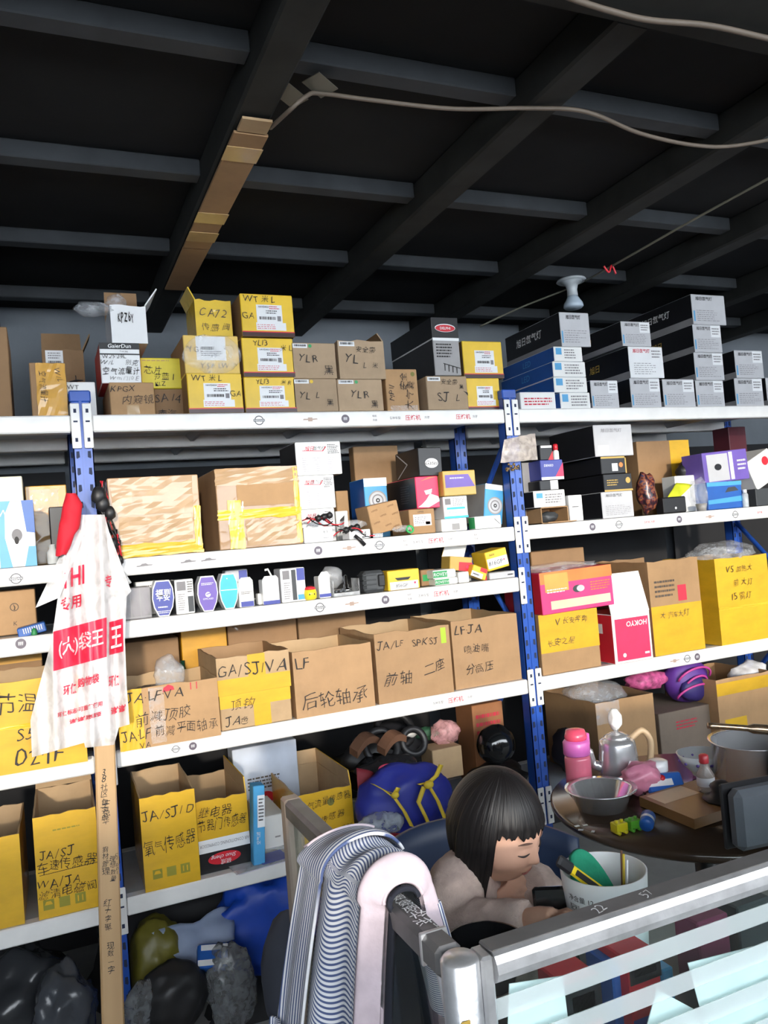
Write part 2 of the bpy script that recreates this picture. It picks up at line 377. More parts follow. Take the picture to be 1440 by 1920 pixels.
# ------------------------------------------------------------------ cartons
EX, EZ = Vector((1, 0, 0)), Vector((0, 0, 1))
def hand_text(b, t, x0, y0, h, maxw, thin=.004, rot=0, flip=1, force=False, seed=0, vertical=False):
    r_ = random.Random(hash_(t)+seed); items = []; x = 0
    for ch in t:
        if ch == ' ': x += .35; continue
        v, f, w, hh = text_mesh(ch, thin, 0, r_.choice((.05, .15, .25))) if ch != 'J' else JGLYPH; sc = r_.uniform(.85, 1.12)
        cjk = ord(ch) > 0x2e80; k = (1/.92 if cjk else 1/.73)*sc; k = 1/max(hh, .25) * min(1, max(.25, hh/(.73 if not cjk else .9))) * sc
        a = r_.uniform(-.14, .14); dy = r_.uniform(-.10, .10); q = []
        nx = r_.random()*9
        for (px, py) in v:
            px *= k; py *= k; px += .05*math.sin(py*5+nx); py += .04*math.sin(px*6+nx)
            q.append((px*math.cos(a)-py*math.sin(a), px*math.sin(a)+py*math.cos(a)+dy))
        ww = w*k
        if vertical: items.append(([(p[0], p[1]-x) for p in q], f)); x += 1.12
        else: items.append(([(p[0]+x+ww/2, p[1]) for p in q], f)); x += ww+r_.uniform(.06, .16)
    tot = max(x, .01); s_ = h
    if not vertical and (tot*h > maxw or force): sx = maxw/tot
    else: sx = h
    ca, sa = math.cos(R(rot)), math.sin(R(rot))
    for q, f in items:
        out = []
        for (px, py) in q:
            X = (px-(0 if vertical else tot/2))*sx*flip; Y = (py+(tot/2 if vertical else 0))*s_; out.append((x0+X*ca-Y*sa, y0+X*sa+Y*ca, 0))
        b.add(out, f)
def _ribbon(lines, w=.045):
    v = []; f = []
    for P_ in lines:
        for (a, b_) in zip(P_[:-1], P_[1:]):
            dx, dy = b_[0]-a[0], b_[1]-a[1]; l = math.hypot(dx, dy); nx, ny = -dy/l*w, dx/l*w; o = len(v)
            v += [(a[0]+nx, a[1]+ny), (a[0]-nx, a[1]-ny), (b_[0]-nx, b_[1]-ny), (b_[0]+nx, b_[1]+ny)]; f.append((o, o+1, o+2, o+3))
    return v, f
_jv, _jf = _ribbon([[(-.22, .36), (.28, .38)], [(.08, .37), (.07, -.2), (.0, -.33), (-.12, -.36), (-.24, -.26)]]); JGLYPH = (_jv, _jf, .5, .74)
def hash_(t): return sum((i+1)*ord(c) for i, c in enumerate(t)) % 9973
class Carton:
    """a box: Empty at the base of its front face; local x across, y into the shelf, z up"""
    def __init__(s, label, px, Y, d, base=None, mat=K, name='cardboard_box', cat='box', group=None, rot=0, tilt=0, lean=0,
                 inner=None, open_top=False, flaps=(), side=None, top=None, bev=.0025, wob=.004, bare=False, band=None):
        xl, xr, yt, yb = px; xm, ym = (xl+xr)/2, (yt+yb)/2
        a, b_ = PY(xl, ym, Y), PY(xr, ym, Y); t = PY(xm, yt, Y); lo = PY(xm, yb, Y)
        z0 = base if base is not None else lo.z
        s.w, s.h, s.d = b_.x-a.x, t.z-z0, d
        s.z1 = t.z; s.Y = Y; s.X = (a.x+b_.x)/2
        s.root = empty(name, (s.X, Y, z0), label, cat, group, rz=R(rot), ry=R(tilt), rx=R(lean))
        if bare: return
        if open_top: s._open(mat, inner or KL, flaps, wob)
        else: s._closed(mat, side, top, bev)
    def _closed(s, mat, side, top, bev):
        w, h, d = s.w/2, s.h, s.d
        if side is None and top is None:
            MB().box(-w, w, 0, d, 0, h, bev=bev).build('body', mat, s.root)
        else:
            b = MB().box(-w, w, 0, d, 0, h, bev=bev); mats = [mat, side or mat, top or side or mat]
            for i, f in enumerate(b.f[:6]): b.m[i] = (1, 1, 0, 1, 2, 2)[i]
            b.build('body', mats, s.root)
    def _open(s, mat, inner, flaps, wob):
        w, h, d, t = s.w/2, s.h, s.d, .005
        b = MB(); n = 7; r_ = random.Random(int(s.X*1000)+int(s.h*977))
        def wall(p, q, nrm, hh):
            # outer skin, inner skin and worn rim of one side
            for k in range(n):
                pass
            tops = [hh + (r_.uniform(-wob, wob) if 0 < k < n else 0) for k in range(n+1)]
            P = [Vector(p).lerp(Vector(q), k/n) for k in range(n+1)]; N = Vector(nrm)*t
            vo = [(v.x, v.y, 0) for v in P]+[(v.x, v.y, tops[k]) for k, v in enumerate(P)]
            vi = [(v.x+N.x, v.y+N.y, .004) for v in P]+[(v.x+N.x, v.y+N.y, tops[k]) for k, v in enumerate(P)]
            f = [(k, k+1, n+2+k, n+1+k) for k in range(n)]
            b.add(vo, f, 0); b.add(vi, [x[::-1] for x in f], 1)
            b.add(vo[n+1:]+vi[n+1:], [(k, k+1, n+2+k, n+1+k) for k in range(n)], 1)
        s.hh = {}
        hs = {'f': h, 'b': h, 'l': h, 'r': h}
        for k_, v_ in flaps: 
            if k_.startswith('h'): hs[k_[1]] = v_
        wall((-w, 0), (w, 0), (0, 1), hs['f']); wall((w, d), (-w, d), (0, -1), hs['b'])
        wall((-w, d), (-w, 0), (1, 0), hs['l']); wall((w, 0), (w, d), (-1, 0), hs['r'])
        b.add([(-w, 0, 0), (w, 0, 0), (w, d, 0), (-w, d, 0)], [(0, 3, 2, 1)], 0)
        b.add([(-w, 0, .004), (w, 0, .004), (w, d, .004), (-w, d, .004)], [(0, 1, 2, 3)], 1)
        b.build('body', [mat, inner], s.root, recalc=False)
        for k_, v_ in flaps:
            if k_ in 'fblr': s.flap(k_, *v_, mats=[mat, inner], z=hs[k_])
    def flap(s, side, length, ang, mats, z=None):
        """a top flap hinged on one rim; ang 0 stands straight up, 90 folds outwards"""
        w, d, t = s.w/2, s.d, .004; z = s.h if z is None else z
        a = R(ang); l = length
        o = {'f': (0, -1), 'b': (0, 1), 'l': (-1, 0), 'r': (1, 0)}[side]; off = Vector((o[0]*math.sin(a)*l, o[1]*math.sin(a)*l, math.cos(a)*l))
        p, q = {'f': ((-w, 0, z), (w, 0, z)), 'b': ((w, d, z), (-w, d, z)), 'l': ((-w, d, z), (-w, 0, z)), 'r': ((w, 0, z), (w, d, z))}[side]
        p, q = Vector(p), Vector(q); ins = (q-p)*.02; nn = off.cross(q-p).normalized()*t
        v = [p, q, q+off-ins, p+off+ins]; v = v+[x+nn for x in v]
        MB().add(v, [(0, 1, 2, 3), (0, 4, 5, 1), (1, 5, 6, 2), (2, 6, 7, 3), (3, 7, 4, 0)], 0).add(v, [(7, 6, 5, 4)], 1).build('flap', [mats[0], mats[1]], s.root)
    def pt(s, u, v, face='front', lift=.0012):
        if face == 'front': return Vector(((u-.5)*s.w, -lift, v*s.h)), EX, EZ
        if face == 'left': return Vector((-s.w/2-lift, (1-u)*s.d, v*s.h)), Vector((0, -1, 0)), EZ
        if face == 'right': return Vector((s.w/2+lift, u*s.d, v*s.h)), Vector((0, 1, 0)), EZ
        if face == 'top': return Vector(((u-.5)*s.w, v*s.d, s.h+lift)), EX, Vector((0, 1, 0))
    def rect(s, u0, v0, u1, v1, mat, name='label', face='front', lift=.0008, wave=0, seed=1):
        """a piece of tape, film or a printed panel lying on a face"""
        nx, nz = (1, 1) if not wave else (8, 6); b = MB(); r_ = random.Random(seed+int(u0*99)+int(v1*77))
        def fn(i, j):
            o, ex, ey = s.pt(u0+(u1-u0)*i, v0+(v1-v0)*j, face, lift)
            if wave:
                nrm = ex.cross(ey); o = o+nrm*(wave*r_.random())
                if j in (0, 1) or i in (0, 1): o = o+ex*(r_.uniform(-1, 1)*wave)+ey*(r_.uniform(-1, 1)*wave)
            return o
        b.grid(fn, nx, nz, smooth=False)
        s.last = b.build(name, mat, s.root, recalc=False); return s
    def poly(s, pts, mat, name='print', face='front', lift=.001):
        b = MB(); b.add([s.pt(u, v, face, lift)[0] for u, v in pts], [list(range(len(pts)))]); b.build(name, mat, s.root, recalc=False); return s
    def disc(s, u, v, ru, mat, rv=None, name='emblem', face='front', lift=.0012, r_in=0, seg=28):
        o, ex, ey = s.pt(u, v, face, lift); rv = rv or ru; b = MB(); P = []
        for k in range(seg): a = 2*math.pi*k/seg; P.append((math.cos(a), math.sin(a)))
        if r_in: b.add([o+ex*(x*ru)+ey*(y*rv) for x, y in P]+[o+ex*(x*ru*r_in)+ey*(y*rv*r_in) for x, y in P], [(k, (k+1) % seg, seg+(k+1) % seg, seg+k) for k in range(seg)])
        else: b.add([o+ex*(x*ru)+ey*(y*rv) for x, y in P], [list(range(seg))])
        b.build(name, mat, s.root, recalc=False); return s
    def text(s, t, u, v, height, mat=INK, name='lettering', face='front', rot=0, thin=.0, bold=0, shear=.12, lift=.0016, width=None, flip=1, on=None):
        """height as a share of the box height; several lines split on /n keep their own baseline"""
        o, ex, ey = s.pt(u, v, face, lift)
        W_ = (s.w if face in ('front', 'top') else s.d)
        tw = text_mesh(t, thin, bold, shear); hw = (width*W_ if width else height*s.h/max(tw[3], 1e-4)*tw[2]); ca = abs(math.cos(R(rot)))
        if ca > .7:
            if hw > .97*W_: width = .97; hw = .97*W_
            m_ = hw/2/W_; o, ex, ey = s.pt(min(max(u, m_+.01), 1-m_-.01), v, face, lift)
        b = MB(); put_text(b, t, o, ex, ey, height=height*s.h, width=(width*W_ if width else None), thin=thin, bold=bold, shear=shear, rot=R(rot), flip=flip)
        b.build(name, mat, s.root, recalc=False); return s
    def hand(s, t, u, v, height, mat=INK, rot=0, face='front', lift=.0034, width=None, flip=1, thin=.010, seed=0):
        """marker-pen writing: every character drawn on its own, uneven in size, slant and height"""
        W_ = s.w if face in ('front', 'top') else s.d; b = MB(); hand_text(b, t, 0, 0, height*s.h, (width or .96)*W_, thin, rot, flip, bool(width), seed)
        ca = math.cos(R(rot))
        if abs(ca) > .7 and b.v:
            hw = max(abs(p[0]) for p in b.v)/W_; u = min(max(u, hw+.015), 1-hw-.015)
        o, ex, ey = s.pt(u, v, face, lift); b.v = [tuple(o+ex*p[0]+ey*p[1]) for p in b.v]
        b.build('handwriting', mat, s.root, recalc=False); return s
    def barcode(s, u0, v0, u1, v1, face='front', mat=INK, seed=3, lift=.0018):
        r_ = random.Random(seed); b = MB(); u = u0
        while u < u1:
            wd = r_.choice((.006, .01, .016)); g = r_.choice((.006, .012))
            p = [s.pt(a, c, face, lift)[0] for a, c in ((u, v0), (min(u+wd, u1), v0), (min(u+wd, u1), v1), (u, v1))]
            b.add(p, [(0, 1, 2, 3)]); u += wd+g
        b.build('barcode', mat, s.root, recalc=False)['kind'] = 'stuff'; return s
    def lines(s, u0, v0, u1, v1, n, mat=INKG, face='front', seed=5, lift=.0017, fill=.45, name='small_print'):
        """rows of tiny print, too small to read"""
        r_ = random.Random(seed); b = MB(); dv = (v1-v0)/n
        for k in range(n):
            vv = v0+dv*(k+.3); u = u0; end = u0+(u1-u0)*r_.uniform(.6, 1)
            while u < end:
                l = (u1-u0)*r_.uniform(.03, .14)
                p = [s.pt(a, c, face, lift)[0] for a, c in ((u, vv), (min(u+l, end), vv), (min(u+l, end), vv+dv*fill), (u, vv+dv*fill))]
                b.add(p, [(0, 1, 2, 3)]); u += l+(u1-u0)*.03
        b.build(name, mat, s.root, recalc=False)['kind'] = 'stuff'; return s

def blob(name, label, cat, pts, mat, r=.02, seed=1, group=None, parent=None, sub=3, crumple=.25, freq=4.0):
    """a crumpled soft lump round a centre: pts = (centre, radii)"""
    c, rad = pts; c = Vector(c)
    def fn(d):
        q = d*freq/2+Vector((seed*3.1, seed*1.7, 0)); n1 = noise.noise(q); n2 = 1-2*abs(noise.noise(q*2.1)); n3 = 1-2*abs(noise.noise(q*4.7))
        return 1+crumple*(n1*1.1+n2*.42+n3*.22-.35)
    o = MB().ico((0, 0, 0), rad, sub, fn=fn).build(name, mat, parent, loc=c)
    if label: tag(o, label, cat, group)
    return o
# ------------------------------------------------------------------ top shelf, left and middle bays
def part_label(c, v0=.14, seed=1, u0=.29, u1=.80):
    """white spare-part label stepped at the bottom, with maker line, barcode and code square"""
    c.rect(u0, v0+.17, u1-.02, .72+v0*.2, WHG, 'label'); c.rect(u0-.02, v0, u1+.04, v0+.18, WHG, 'label', lift=.0009)
    c.text('HAVISAKA', u0+.14, .70, .045, INK, thin=0, bold=.012, width=.2); c.lines(u0+.25, .64, u1-.05, .73, 2, INKR, seed=seed)
    c.lines(u0+.18, .53, u1-.06, .63, 2, INK, seed=seed+1); c.barcode(u0+.05, .40, u0+.36, .47, seed=seed)
    c.rect(u1-.12, .37, u1-.05, .49, INKG, 'code_square', lift=.0016); c.lines(u0, v0+.02, u1, v0+.15, 3, INKR, seed=seed+2, fill=.3)
def yellow_box(label, px, Y, d, base, left, right='', seed=1, extra=None, rot=0, lab=True, group='yellow spare-part boxes on the top shelf'):
    c = Carton(label, px, Y, d, base, YEL, 'spare_part_box', group=group, rot=rot, side=KD, top=KD)
    c.rect(0, 0, 1, .10, YELK, 'dark_base_band'); c.rect(0, .10, 1, .125, RED, 'red_line')
    if lab: part_label(c, .15, seed)
    if left: c.hand(left, .36, .87, .15)
    if right: c.hand(right, .82, .84, .14)
    if extra: c.hand(extra[0], extra[1], extra[2], .15)
    return c
Carton('tall brown carton standing beside the orange-faced carton', (-46, 18, 612, 776), .10, .3, L1, KD)
c = Carton('carton with an orange taped face and air-flow handwriting', (57, 125, 680, 776), .02, .25, L1, KD, side=KD)
c.rect(.16, .01, .99, .99, TO, 'tape', wave=.0015).hand('空气流量计', .36, .55, .115, rot=-90).hand('W/L', .78, .76, .10, rot=-75)
c = Carton('open brown carton with a white barcode sticker, behind the orange-faced carton', (82, 160, 656, 776), .29, .09, L1, KD, open_top=True, inner=KD, flaps=(('b', (.08, 8)), ('r', (.06, 25))))
c.rect(.08, .79, .50, .99, WHG, 'barcode_sticker').barcode(.14, .82, .45, .86).lines(.14, .88, .45, .97, 3).hand('中/大', .75, .60, .16)
c = Carton('white carton marked WT behind the blue post cap', (126, 180, 716, 777), .06, .25, L1, WH); c.hand('WT', .22, .85, .14)
c5 = Carton('kraft carton marked KPGX under the black-headed white box', (206, 290, 717, 777), .015, .28, L1, K)
c5.hand('KPGX', .25, .80, .20).hand('内窥镜', .62, .48, .27).rect(.36, 0, .64, .30, TB, 'tape')
c6 = Carton('white box with a black heading strip and dark red sides', (188, 263, 643, 716), .03, .22, c5.z1+.001, WHG, 'spare_part_box', side=RED, top=RED)
c6.rect(0, .84, 1, 1, BLK, 'black_heading').text('GaierDun', .5, .92, .10, WHG, thin=0, bold=.01, lift=.0024).rect(0, .70, 1, .735, BLK, 'black_line').text('T‑car jing', .6, .785, .045, INK, thin=0)
c6.hand('W25 2.9L', .35, .66, .10).hand('W/L', .14, .50, .12).hand('别克', .80, .50, .14).hand('空气流量计', .55, .30, .17, thin=0).hand('W.m 门/0 E', .58, .12, .11, INKG)
c7 = Carton('white open-topped box with scribbled black lettering, top of its stack', (208, 275, 573, 644), .035, .20, c6.z1+.001, WHG, 'spare_part_box', open_top=True, inner=KD, flaps=(('b', (.10, -4)), ('r', (.07, 35))))
c7.hand('KPZ6Y', .42, .68, .26, width=.46, thin=-.02)
blob('bubble_wrap', 'crumpled bubble wrap spilling from the scribbled white box', 'wrapping', (PY(176, 580, .05), (.055, .04, .022)), BUB, seed=4)
blob('bubble_wrap', 'small tuft of bubble wrap inside the scribbled white box', 'wrapping', (PY(218, 566, .10), (.03, .03, .025)), BUB, seed=9)
c9 = Carton('kraft carton marked SA14 beneath the flat yellow box', (290, 346, 729, 777), .10, .25, L1, KD)
c9.hand('SA 14', .38, .68, .28).hand('南汽', .4, .14, .30)
c8 = Carton('flat yellow box with handwritten characters wedged between stacks', (264, 342, 671, 728), .10, .25, c9.z1+.001, paint('lemon_print', (0.72, 0.60, 0.03), .45), 'spare_part_box')
c8.hand('芯片', .30, .62, .26).hand('节蓝 1', .55, .40, .24).hand('KLZ', .45, .15, .14).lines(.05, .86, .8, .95, 1, GOLD)
y1 = yellow_box('yellow box marked GA below the film-wrapped yellow box', (352, 455, 700, 776), .0, .26, L1, 'WT 米 L', extra=('GA', .87, .48), seed=1)
y2 = Carton('yellow spare-part box wrapped in clear plastic film', (345, 448, 629, 697), .01, .26, y1.z1+.001, kraft('yellow_filmed', (.75, .52, .14), coat=.9, crinkle=1.0), 'spare_part_box', side=KD)
y2.rect(.22, .35, .76, .97, WHG, 'label').barcode(.30, .62, .55, .70, seed=8).lines(.30, .45, .7, .6, 3).hand('YG', .17, .62, .16, INKB).hand('YS米 LW', .55, .2, .16, INKB)
blob('film_wrap', None, None, ((0, 0, y2.h*.5), (y2.w*.53, .012, y2.h*.52)), CLR, parent=y2.root, seed=2, crumple=.15)
y3 = Carton('small golden-taped box marked CA72 on the film-wrapped box', (366, 434, 563, 619), .05, .16, y2.z1+.004, TYB, 'spare_part_box', side=KD, open_top=True, inner=KD, flaps=(('b', (.05, 20)), ('l', (.045, 25))))
y3.hand('CA72', .5, .66, .22, INKB).hand('传感 阀', .55, .28, .2, INKB)
y4 = yellow_box('yellow box marked YL13 R at the foot of the three-high stack', (459, 555, 707, 776), .0, .26, L1, 'YL13', '米 R', seed=4)
y5 = yellow_box('yellow box marked YL13 L in the middle of the three-high stack', (455, 551, 634, 706), .0, .26, y4.z1+.001, 'YL13', '', extra=('米 L', .86, .74), seed=5)
y6 = yellow_box('yellow box marked WT and GA, topmost of the three-high stack', (452, 550, 552, 627), .005, .26, y5.z1+.006, 'WT 米 L', '', seed=6, extra=('GA', .10, .48))
KG = kraft('kraft_greyish', (0.42, 0.30, 0.19))
def yl(label, px, base, marks, dot=None, st=INK, seed=2, Y=.0, flaps=None):
    c = Carton(label, px, Y, .27, base, KG, group='kraft cartons on the top shelf', bev=.002, **(dict(open_top=True, inner=KD, flaps=flaps) if flaps else {}))
    c.rect(.03, .85, .36, .97, WHG, 'sticker').barcode(.06, .89, .33, .95, seed=seed)
    if dot: c.disc(.42, .91, .006, dot, name='round_sticker')
    for m in marks: c.hand(*m)
    return c
a = yl('kraft carton marked YL L beneath the YL R carton, beside the yellow stack', (551, 633, 710, 776), L1, [('YL', .25, .48, .22), ('L', .55, .48, .20), ('黑', .82, .28, .22)], TYB)
yl('kraft carton marked YL R stacked beside the three-high yellow boxes', (548, 630, 643, 709), a.z1+.001, [('YL', .28, .56, .22), ('R', .52, .56, .2), ('黑', .82, .25, .28)], GRN, seed=3)
a = yl('kraft carton marked YL R beneath the carton with the lifted flap', (634, 718, 711, 774), L1, [('YL', .40, .52, .24), ('R', .63, .52, .22), ('黑', .80, .22, .24)], GRN, seed=4)
c = yl('kraft carton marked YL L with a lifted rear flap', (635, 721, 639, 710), a.z1+.001, [('YL', .28, .52, .24), ('安全带', .60, .76, .16), ('L', .56, .34, .16), ('米', .78, .36, .14)], None, seed=5, flaps=(('b', (.05, 30)), ('r', (.035, -30))))
c = Carton('narrow kraft carton with sideways handwriting next to the SJ carton', (724, 784, 692, 773), .02, .22, L1, K)
c.hand('MPQ11', .16, .45, .14, rot=85).hand('安全', .55, .70, .20, rot=85).hand('大气囊', .72, .38, .22, rot=85).rect(.1, .02, .95, .14, CLR, 'clear_tape').disc(.86, .88, .008, INKGR)
sj = Carton('kraft carton marked SJ L under the long black box', (801, 877, 705, 771), .0, .26, L1, KG, group='kraft cartons on the top shelf')
sj.rect(.03, .85, .34, .97, WHG, 'sticker').barcode(.06, .88, .3, .94).hand('SJ', .38, .36, .24).hand('L', .75, .33, .22).hand('安全带', .56, .82, .16).hand('黑', .85, .68, .14, thin=0).poly([(.88, .56), (1, .50), (1, .40), (.94, .50)], INK, 'torn_patch')
dl = Carton('long black and grey box with red oval badge', (812, 861, 596, 700), -.005, .36, sj.z1+.001, GREY, 'spare_part_box', side=paint('charcoal_print', (.035, .035, .038), .4))
dl.rect(0, .64, 1, 1, BLK, 'black_panel').rect(0, .60, 1, .65, WHG, 'white_line', lift=.001).disc(.5, .82, dl.w*.39, WHG, dl.h*.072, lift=.0018).disc(.5, .815, dl.w*.37, RED, dl.h*.06, lift=.0022).text('DELPHI', .5, .815, .045, WHG, thin=0, bold=.012, lift=.003, shear=0)
dl.rect(0, .62, 1, .645, WHG, 'white_line', face='left', lift=.001).rect(0, .645, 1, 1, BLK, 'black_panel', face='left', lift=.0008).lines(.1, .3, .7, .56, 5, INK)
for k in range(4): dl.poly([(.36+k*.15, .20-k*.02), (.40+k*.15, .195-k*.02), (.39+k*.15, .08-k*.015), (.36+k*.15, .08-k*.015)], INK, 'injector_drawing')
dl.poly([(.33, .215), (.97, .13), (.97, .115), (.33, .20)], INK, 'injector_drawing')
y7 = yellow_box('yellow box without handwriting on the shelf beside the blue post cap', (876, 938, 709, 770), .03, .26, L1, '', seed=7)
y8 = yellow_box('yellow box without handwriting lying on another yellow box', (868, 942, 640, 696), .05, .26, y7.z1+.004, '', seed=8)

# ------------------------------------------------------------------ top shelf, far bay
c = Carton('flat white box with red print beside the blue-sided stack', (976, 1042, 735, 769), .02, .22, L1, WH, 'spare_part_box'); c.lines(.1, .2, .9, .7, 3, INKR)
z = L1
for i, px in enumerate(((1051, 1107, 736, 767), (1039, 1101, 707, 736), (1037, 1098, 678, 707), (1039, 1092, 650, 678))):
    c = Carton(('blue lamp box with white end, lowest of four', 'blue lamp box with white end, second of four from the shelf', 'blue lamp box with white end, third of four from the shelf', 'blue lamp box with white end, topmost of four')[i], px, .03, .38, z, WH, 'lamp_box', group='blue lamp boxes', side=BLU)
    c.rect(.06, .45, .26, .9, LBL, 'blue_mark').lines(.35, .15, .9, .85, 4, INKG, seed=i).text('LED', .5, .5, .4, LBL, face='left'); z = c.z1+.001
zz = {}
NAMES = {
 'a': ('silver-ended black box on the blue lamp boxes, under the bulb holder', (1051, 1106, 586, 650), None),
 'b': ('silver-ended black box on the shelf next to the blue lamp boxes', (1109, 1160, 713, 765), L1),
 'c': ('silver-ended black box on the shelf under the white box with red heading', (1183, 1239, 709, 764), L1),
 'd': ('white-ended black box with red heading between two silver-ended boxes', (1180, 1244, 650, 708), 'c'),
 'e': ('silver-ended black box lying on the white box with red heading', (1166, 1220, 603, 650), 'd'),
 'f': ('silver-ended black box alone between two stacks', (1244, 1303, 711, 762), L1),
 'g': ('silver-ended black box, lowest of the stack of four', (1306, 1358, 713, 762), L1),
 'h': ('silver-ended black box, second up in the stack of four', (1303, 1357, 661, 712), 'g'),
 'i': ('silver-ended black box, third up in the stack of four', (1301, 1353, 609, 660), 'h'),
 'j': ('silver-ended black box, topmost of the stack of four', (1298, 1360, 553, 608), 'i'),
 'k': ('silver-ended black box under another beside the stack of four', (1379, 1431, 709, 761), L1),
 'l': ('silver-ended black box, upper of the pair beside the stack of four', (1379, 1431, 657, 708), 'k'),
 'm': ('silver-ended black box at the end of the top shelf row', (1438, 1466, 708, 759), L1)}
for k_, (lab, px, base) in NAMES.items():
    b0 = z if base is None else (zz[base]+.001 if isinstance(base, str) else base)
    c = Carton(lab, px, .03, .40, b0, WHG if k_ == 'd' else SIL, 'lamp_box', group='silver-ended black boxes', side=BLK); zz[k_] = c.z1
    c.text('旭日氙气灯', .36 if k_ != 'a' else .45, .86, .13, INKR if k_ == 'd' else INK, thin=0, bold=.01, width=.5)
    if k_ not in 'aj': c.rect(.62, .55, .97, .97, WHG, 'sticker').lines(.66, .62, .93, .9, 3, INKG)
    c.lines(.12, .1, .88, .5, 6, INKG, seed=ord(k_), fill=.25); c.rect(.03, .1, .07, .45, LBL, 'blue_stripe') if k_ not in 'dm' else None
    c.text('旭日' if k_ not in 'aj' else '旭日氙气灯', .45, .62, .26, WH if k_ in 'aj' else GOLD, face='left', thin=0, bold=.01).rect(0, 0, 1, .22, GREY, 'grey_band', face='left')
# ------------------------------------------------------------------ second shelf, left bay
Carton('pale cream box behind the blue and white pump box', (-40, 46, 894, 1040), .16, .2, L2, paint('cream_card', (.74, .72, .58), .5), 'spare_part_box')
c = Carton('blue and white pump box with a mechanical drawing on its face', (-50, 66, 940, 1064), .0, .13, L2, WHG, 'spare_part_box', side=GREY)
c.poly([(.40, 0), (.60, 0), (.50, .45), (.52, .80), (.62, 1), (.38, 1)], LBL, 'blue_panel').poly([(.86, .52), (1, .5), (1, 1), (.80, 1)], BLU, 'blue_corner').poly([(.80, 0), (1, 0), (1, .3), (.88, .3)], LBL, 'blue_corner').disc(.70, .48, .014, INKG, .018, name='pump_drawing').disc(.69, .40, .006, INK, .011, name='pump_drawing', lift=.0018).text('VW', .45, .82, .1, WHG, thin=0)
c.text('吉利大众', .6, .3, .09, INK, face='right', rot=-80)
c = Carton('orange taped carton behind the pump box', (50, 128, 910, 1030), .24, .16, L2, TO); c.rect(.1, .65, .8, .95, CLR, 'clear_tape', wave=.002)
Carton('black carton squeezed behind the red cloth', (94, 124, 950, 1040), .12, .1, L2, BLK)
p = PY(100, 1060, .03); b = MB(); b.lathe([(.013, 0), (.016, .004), (.016, .035), (.009, .045), (.009, .058), (.0, .058)], 18)
o = b.build('plastic_bottle', film('milky_plastic', (.8, .84, .85), .75, .3, 10, .1), loc=(p.x, .03, L2)); tag(o, 'small milky plastic bottle beside the red cloth', 'bottle')
# ------------------------------------------------------------------ second shelf, middle bay
c = Carton('large film-wrapped carton with brown tape, beside the hanging cables', (205, 376, 893, 1042), -.01, .32, L2, KW, rot=-1)
c.rect(0, 0, 1, .16, TY, 'tape', wave=.003).rect(.92, 0, 1, .6, TYB, 'tape', wave=.002, lift=.0014).rect(.03, .52, .93, .99, TC, 'tape', wave=.003, lift=.001).rect(.10, .18, .90, .50, TC, 'tape', wave=.003, lift=.0012)
c = Carton('large film-wrapped carton with yellow tape and a plain tan patch', (407, 564, 876, 1029), -.01, .34, L2, KW, rot=1, side=KD)
c.rect(0, .78, 1, 1, TC, 'tape', wave=.003).rect(.0, .36, 1, .48, TYB, 'tape', wave=.003, lift=.0015).rect(.12, .0, .30, .60, TYB, 'tape', wave=.002, lift=.002).rect(.32, .02, .97, .34, TC, 'tape', wave=.003, lift=.001).rect(.24, .52, .93, .79, K, 'plain_patch', lift=.0025).rect(.93, .02, 1, .98, TYB, 'tape', lift=.002, wave=.002)
z = L2; labs = ('white-faced lamp box, lowest of three beside the large cartons', 'white-faced lamp box, middle of three beside the large cartons', 'wide white-faced lamp box, topmost of three beside the large cartons')
for i, px in enumerate(((566, 629, 954, 1012), (561, 628, 891, 954), (555, 640, 828, 890))):
    c = Carton(labs[i], px, .12, .2, z, WHG, 'lamp_box', group='white-faced lamp boxes', side=BLK); z = c.z1+.001
    c.text('旭日', .30, .80, .14, INKR, thin=0, bold=.01, shear=.3).text('氙气灯', .52, .80, .12, INK, thin=0, shear=.3).lines(.70, .62, .97, .92, 6, INK, seed=i).lines(.12, .1, .9, .55, 7, INKG, seed=i+9, fill=.18)
    c.poly([(.14, .73), (.60, .70), (.68, .84), (.66, .85), (.58, .72), (.15, .745)], INKR, 'swoosh')
c = Carton('small white box with an upside-down mark under the connector wires', (570, 625, 988, 1023), .0, .08, L2, WHG, 'spare_part_box'); c.hand('P3', .74, .66, .22, flip=-1, rot=180).lines(.65, .2, .9, .3, 1)
c = Carton('small white box with a pen mark beside the black plug', (655, 695, 993, 1012), .005, .07, L2, WHG, 'spare_part_box'); c.hand('Q4', .7, .5, .6)
c = Carton('small white box with black silhouettes between the lamp boxes and printed carton', (630, 653, 958, 985), .16, .06, L2, WH, 'spare_part_box'); c.poly([(.3, .7), (.7, .85), (.6, .5), (.8, .2), (.4, .35), (.2, .2)], INK)
def wires(label, px, Y, n, name='wire_bundle', r=.0022, seed=3):
    root = empty(name, px, label, 'cable'); r_ = random.Random(seed)
    for k in range(n):
        p0 = Vector((r_.uniform(-.05, .0), r_.uniform(-.02, .02), r_.uniform(.0, .01))); pts = []
        for t in range(9): pts.append(p0+Vector((t*.012, .012*math.sin(t+k), .016*math.sin(t*.5+k*.4)+.006)))
        MB().tube(pts, r, 6).build('wire', (RED, BLKM)[k % 2], root)
    for k in range(3):
        q = Vector((-.01+k*.02, -.005, .018+.004*k)); MB().lathe([(.005, 0), (.011, .002), (.011, .016), (.006, .02)], 12, mat=Matrix.Translation(q) @ Matrix.Rotation(R(60), 4, 'Y')).build('plug', BLKM, root)
    return root
p = PY(598, 986, .03); wires('red and black wires with round plugs on the small white box', (p.x, .03, p.z+.002), 0, 6)
p = PY(640, 1010, .01); wires('black plug with red leads lying on the shelf', (p.x+.02, .012, L2+.010), 0, 4, seed=8)
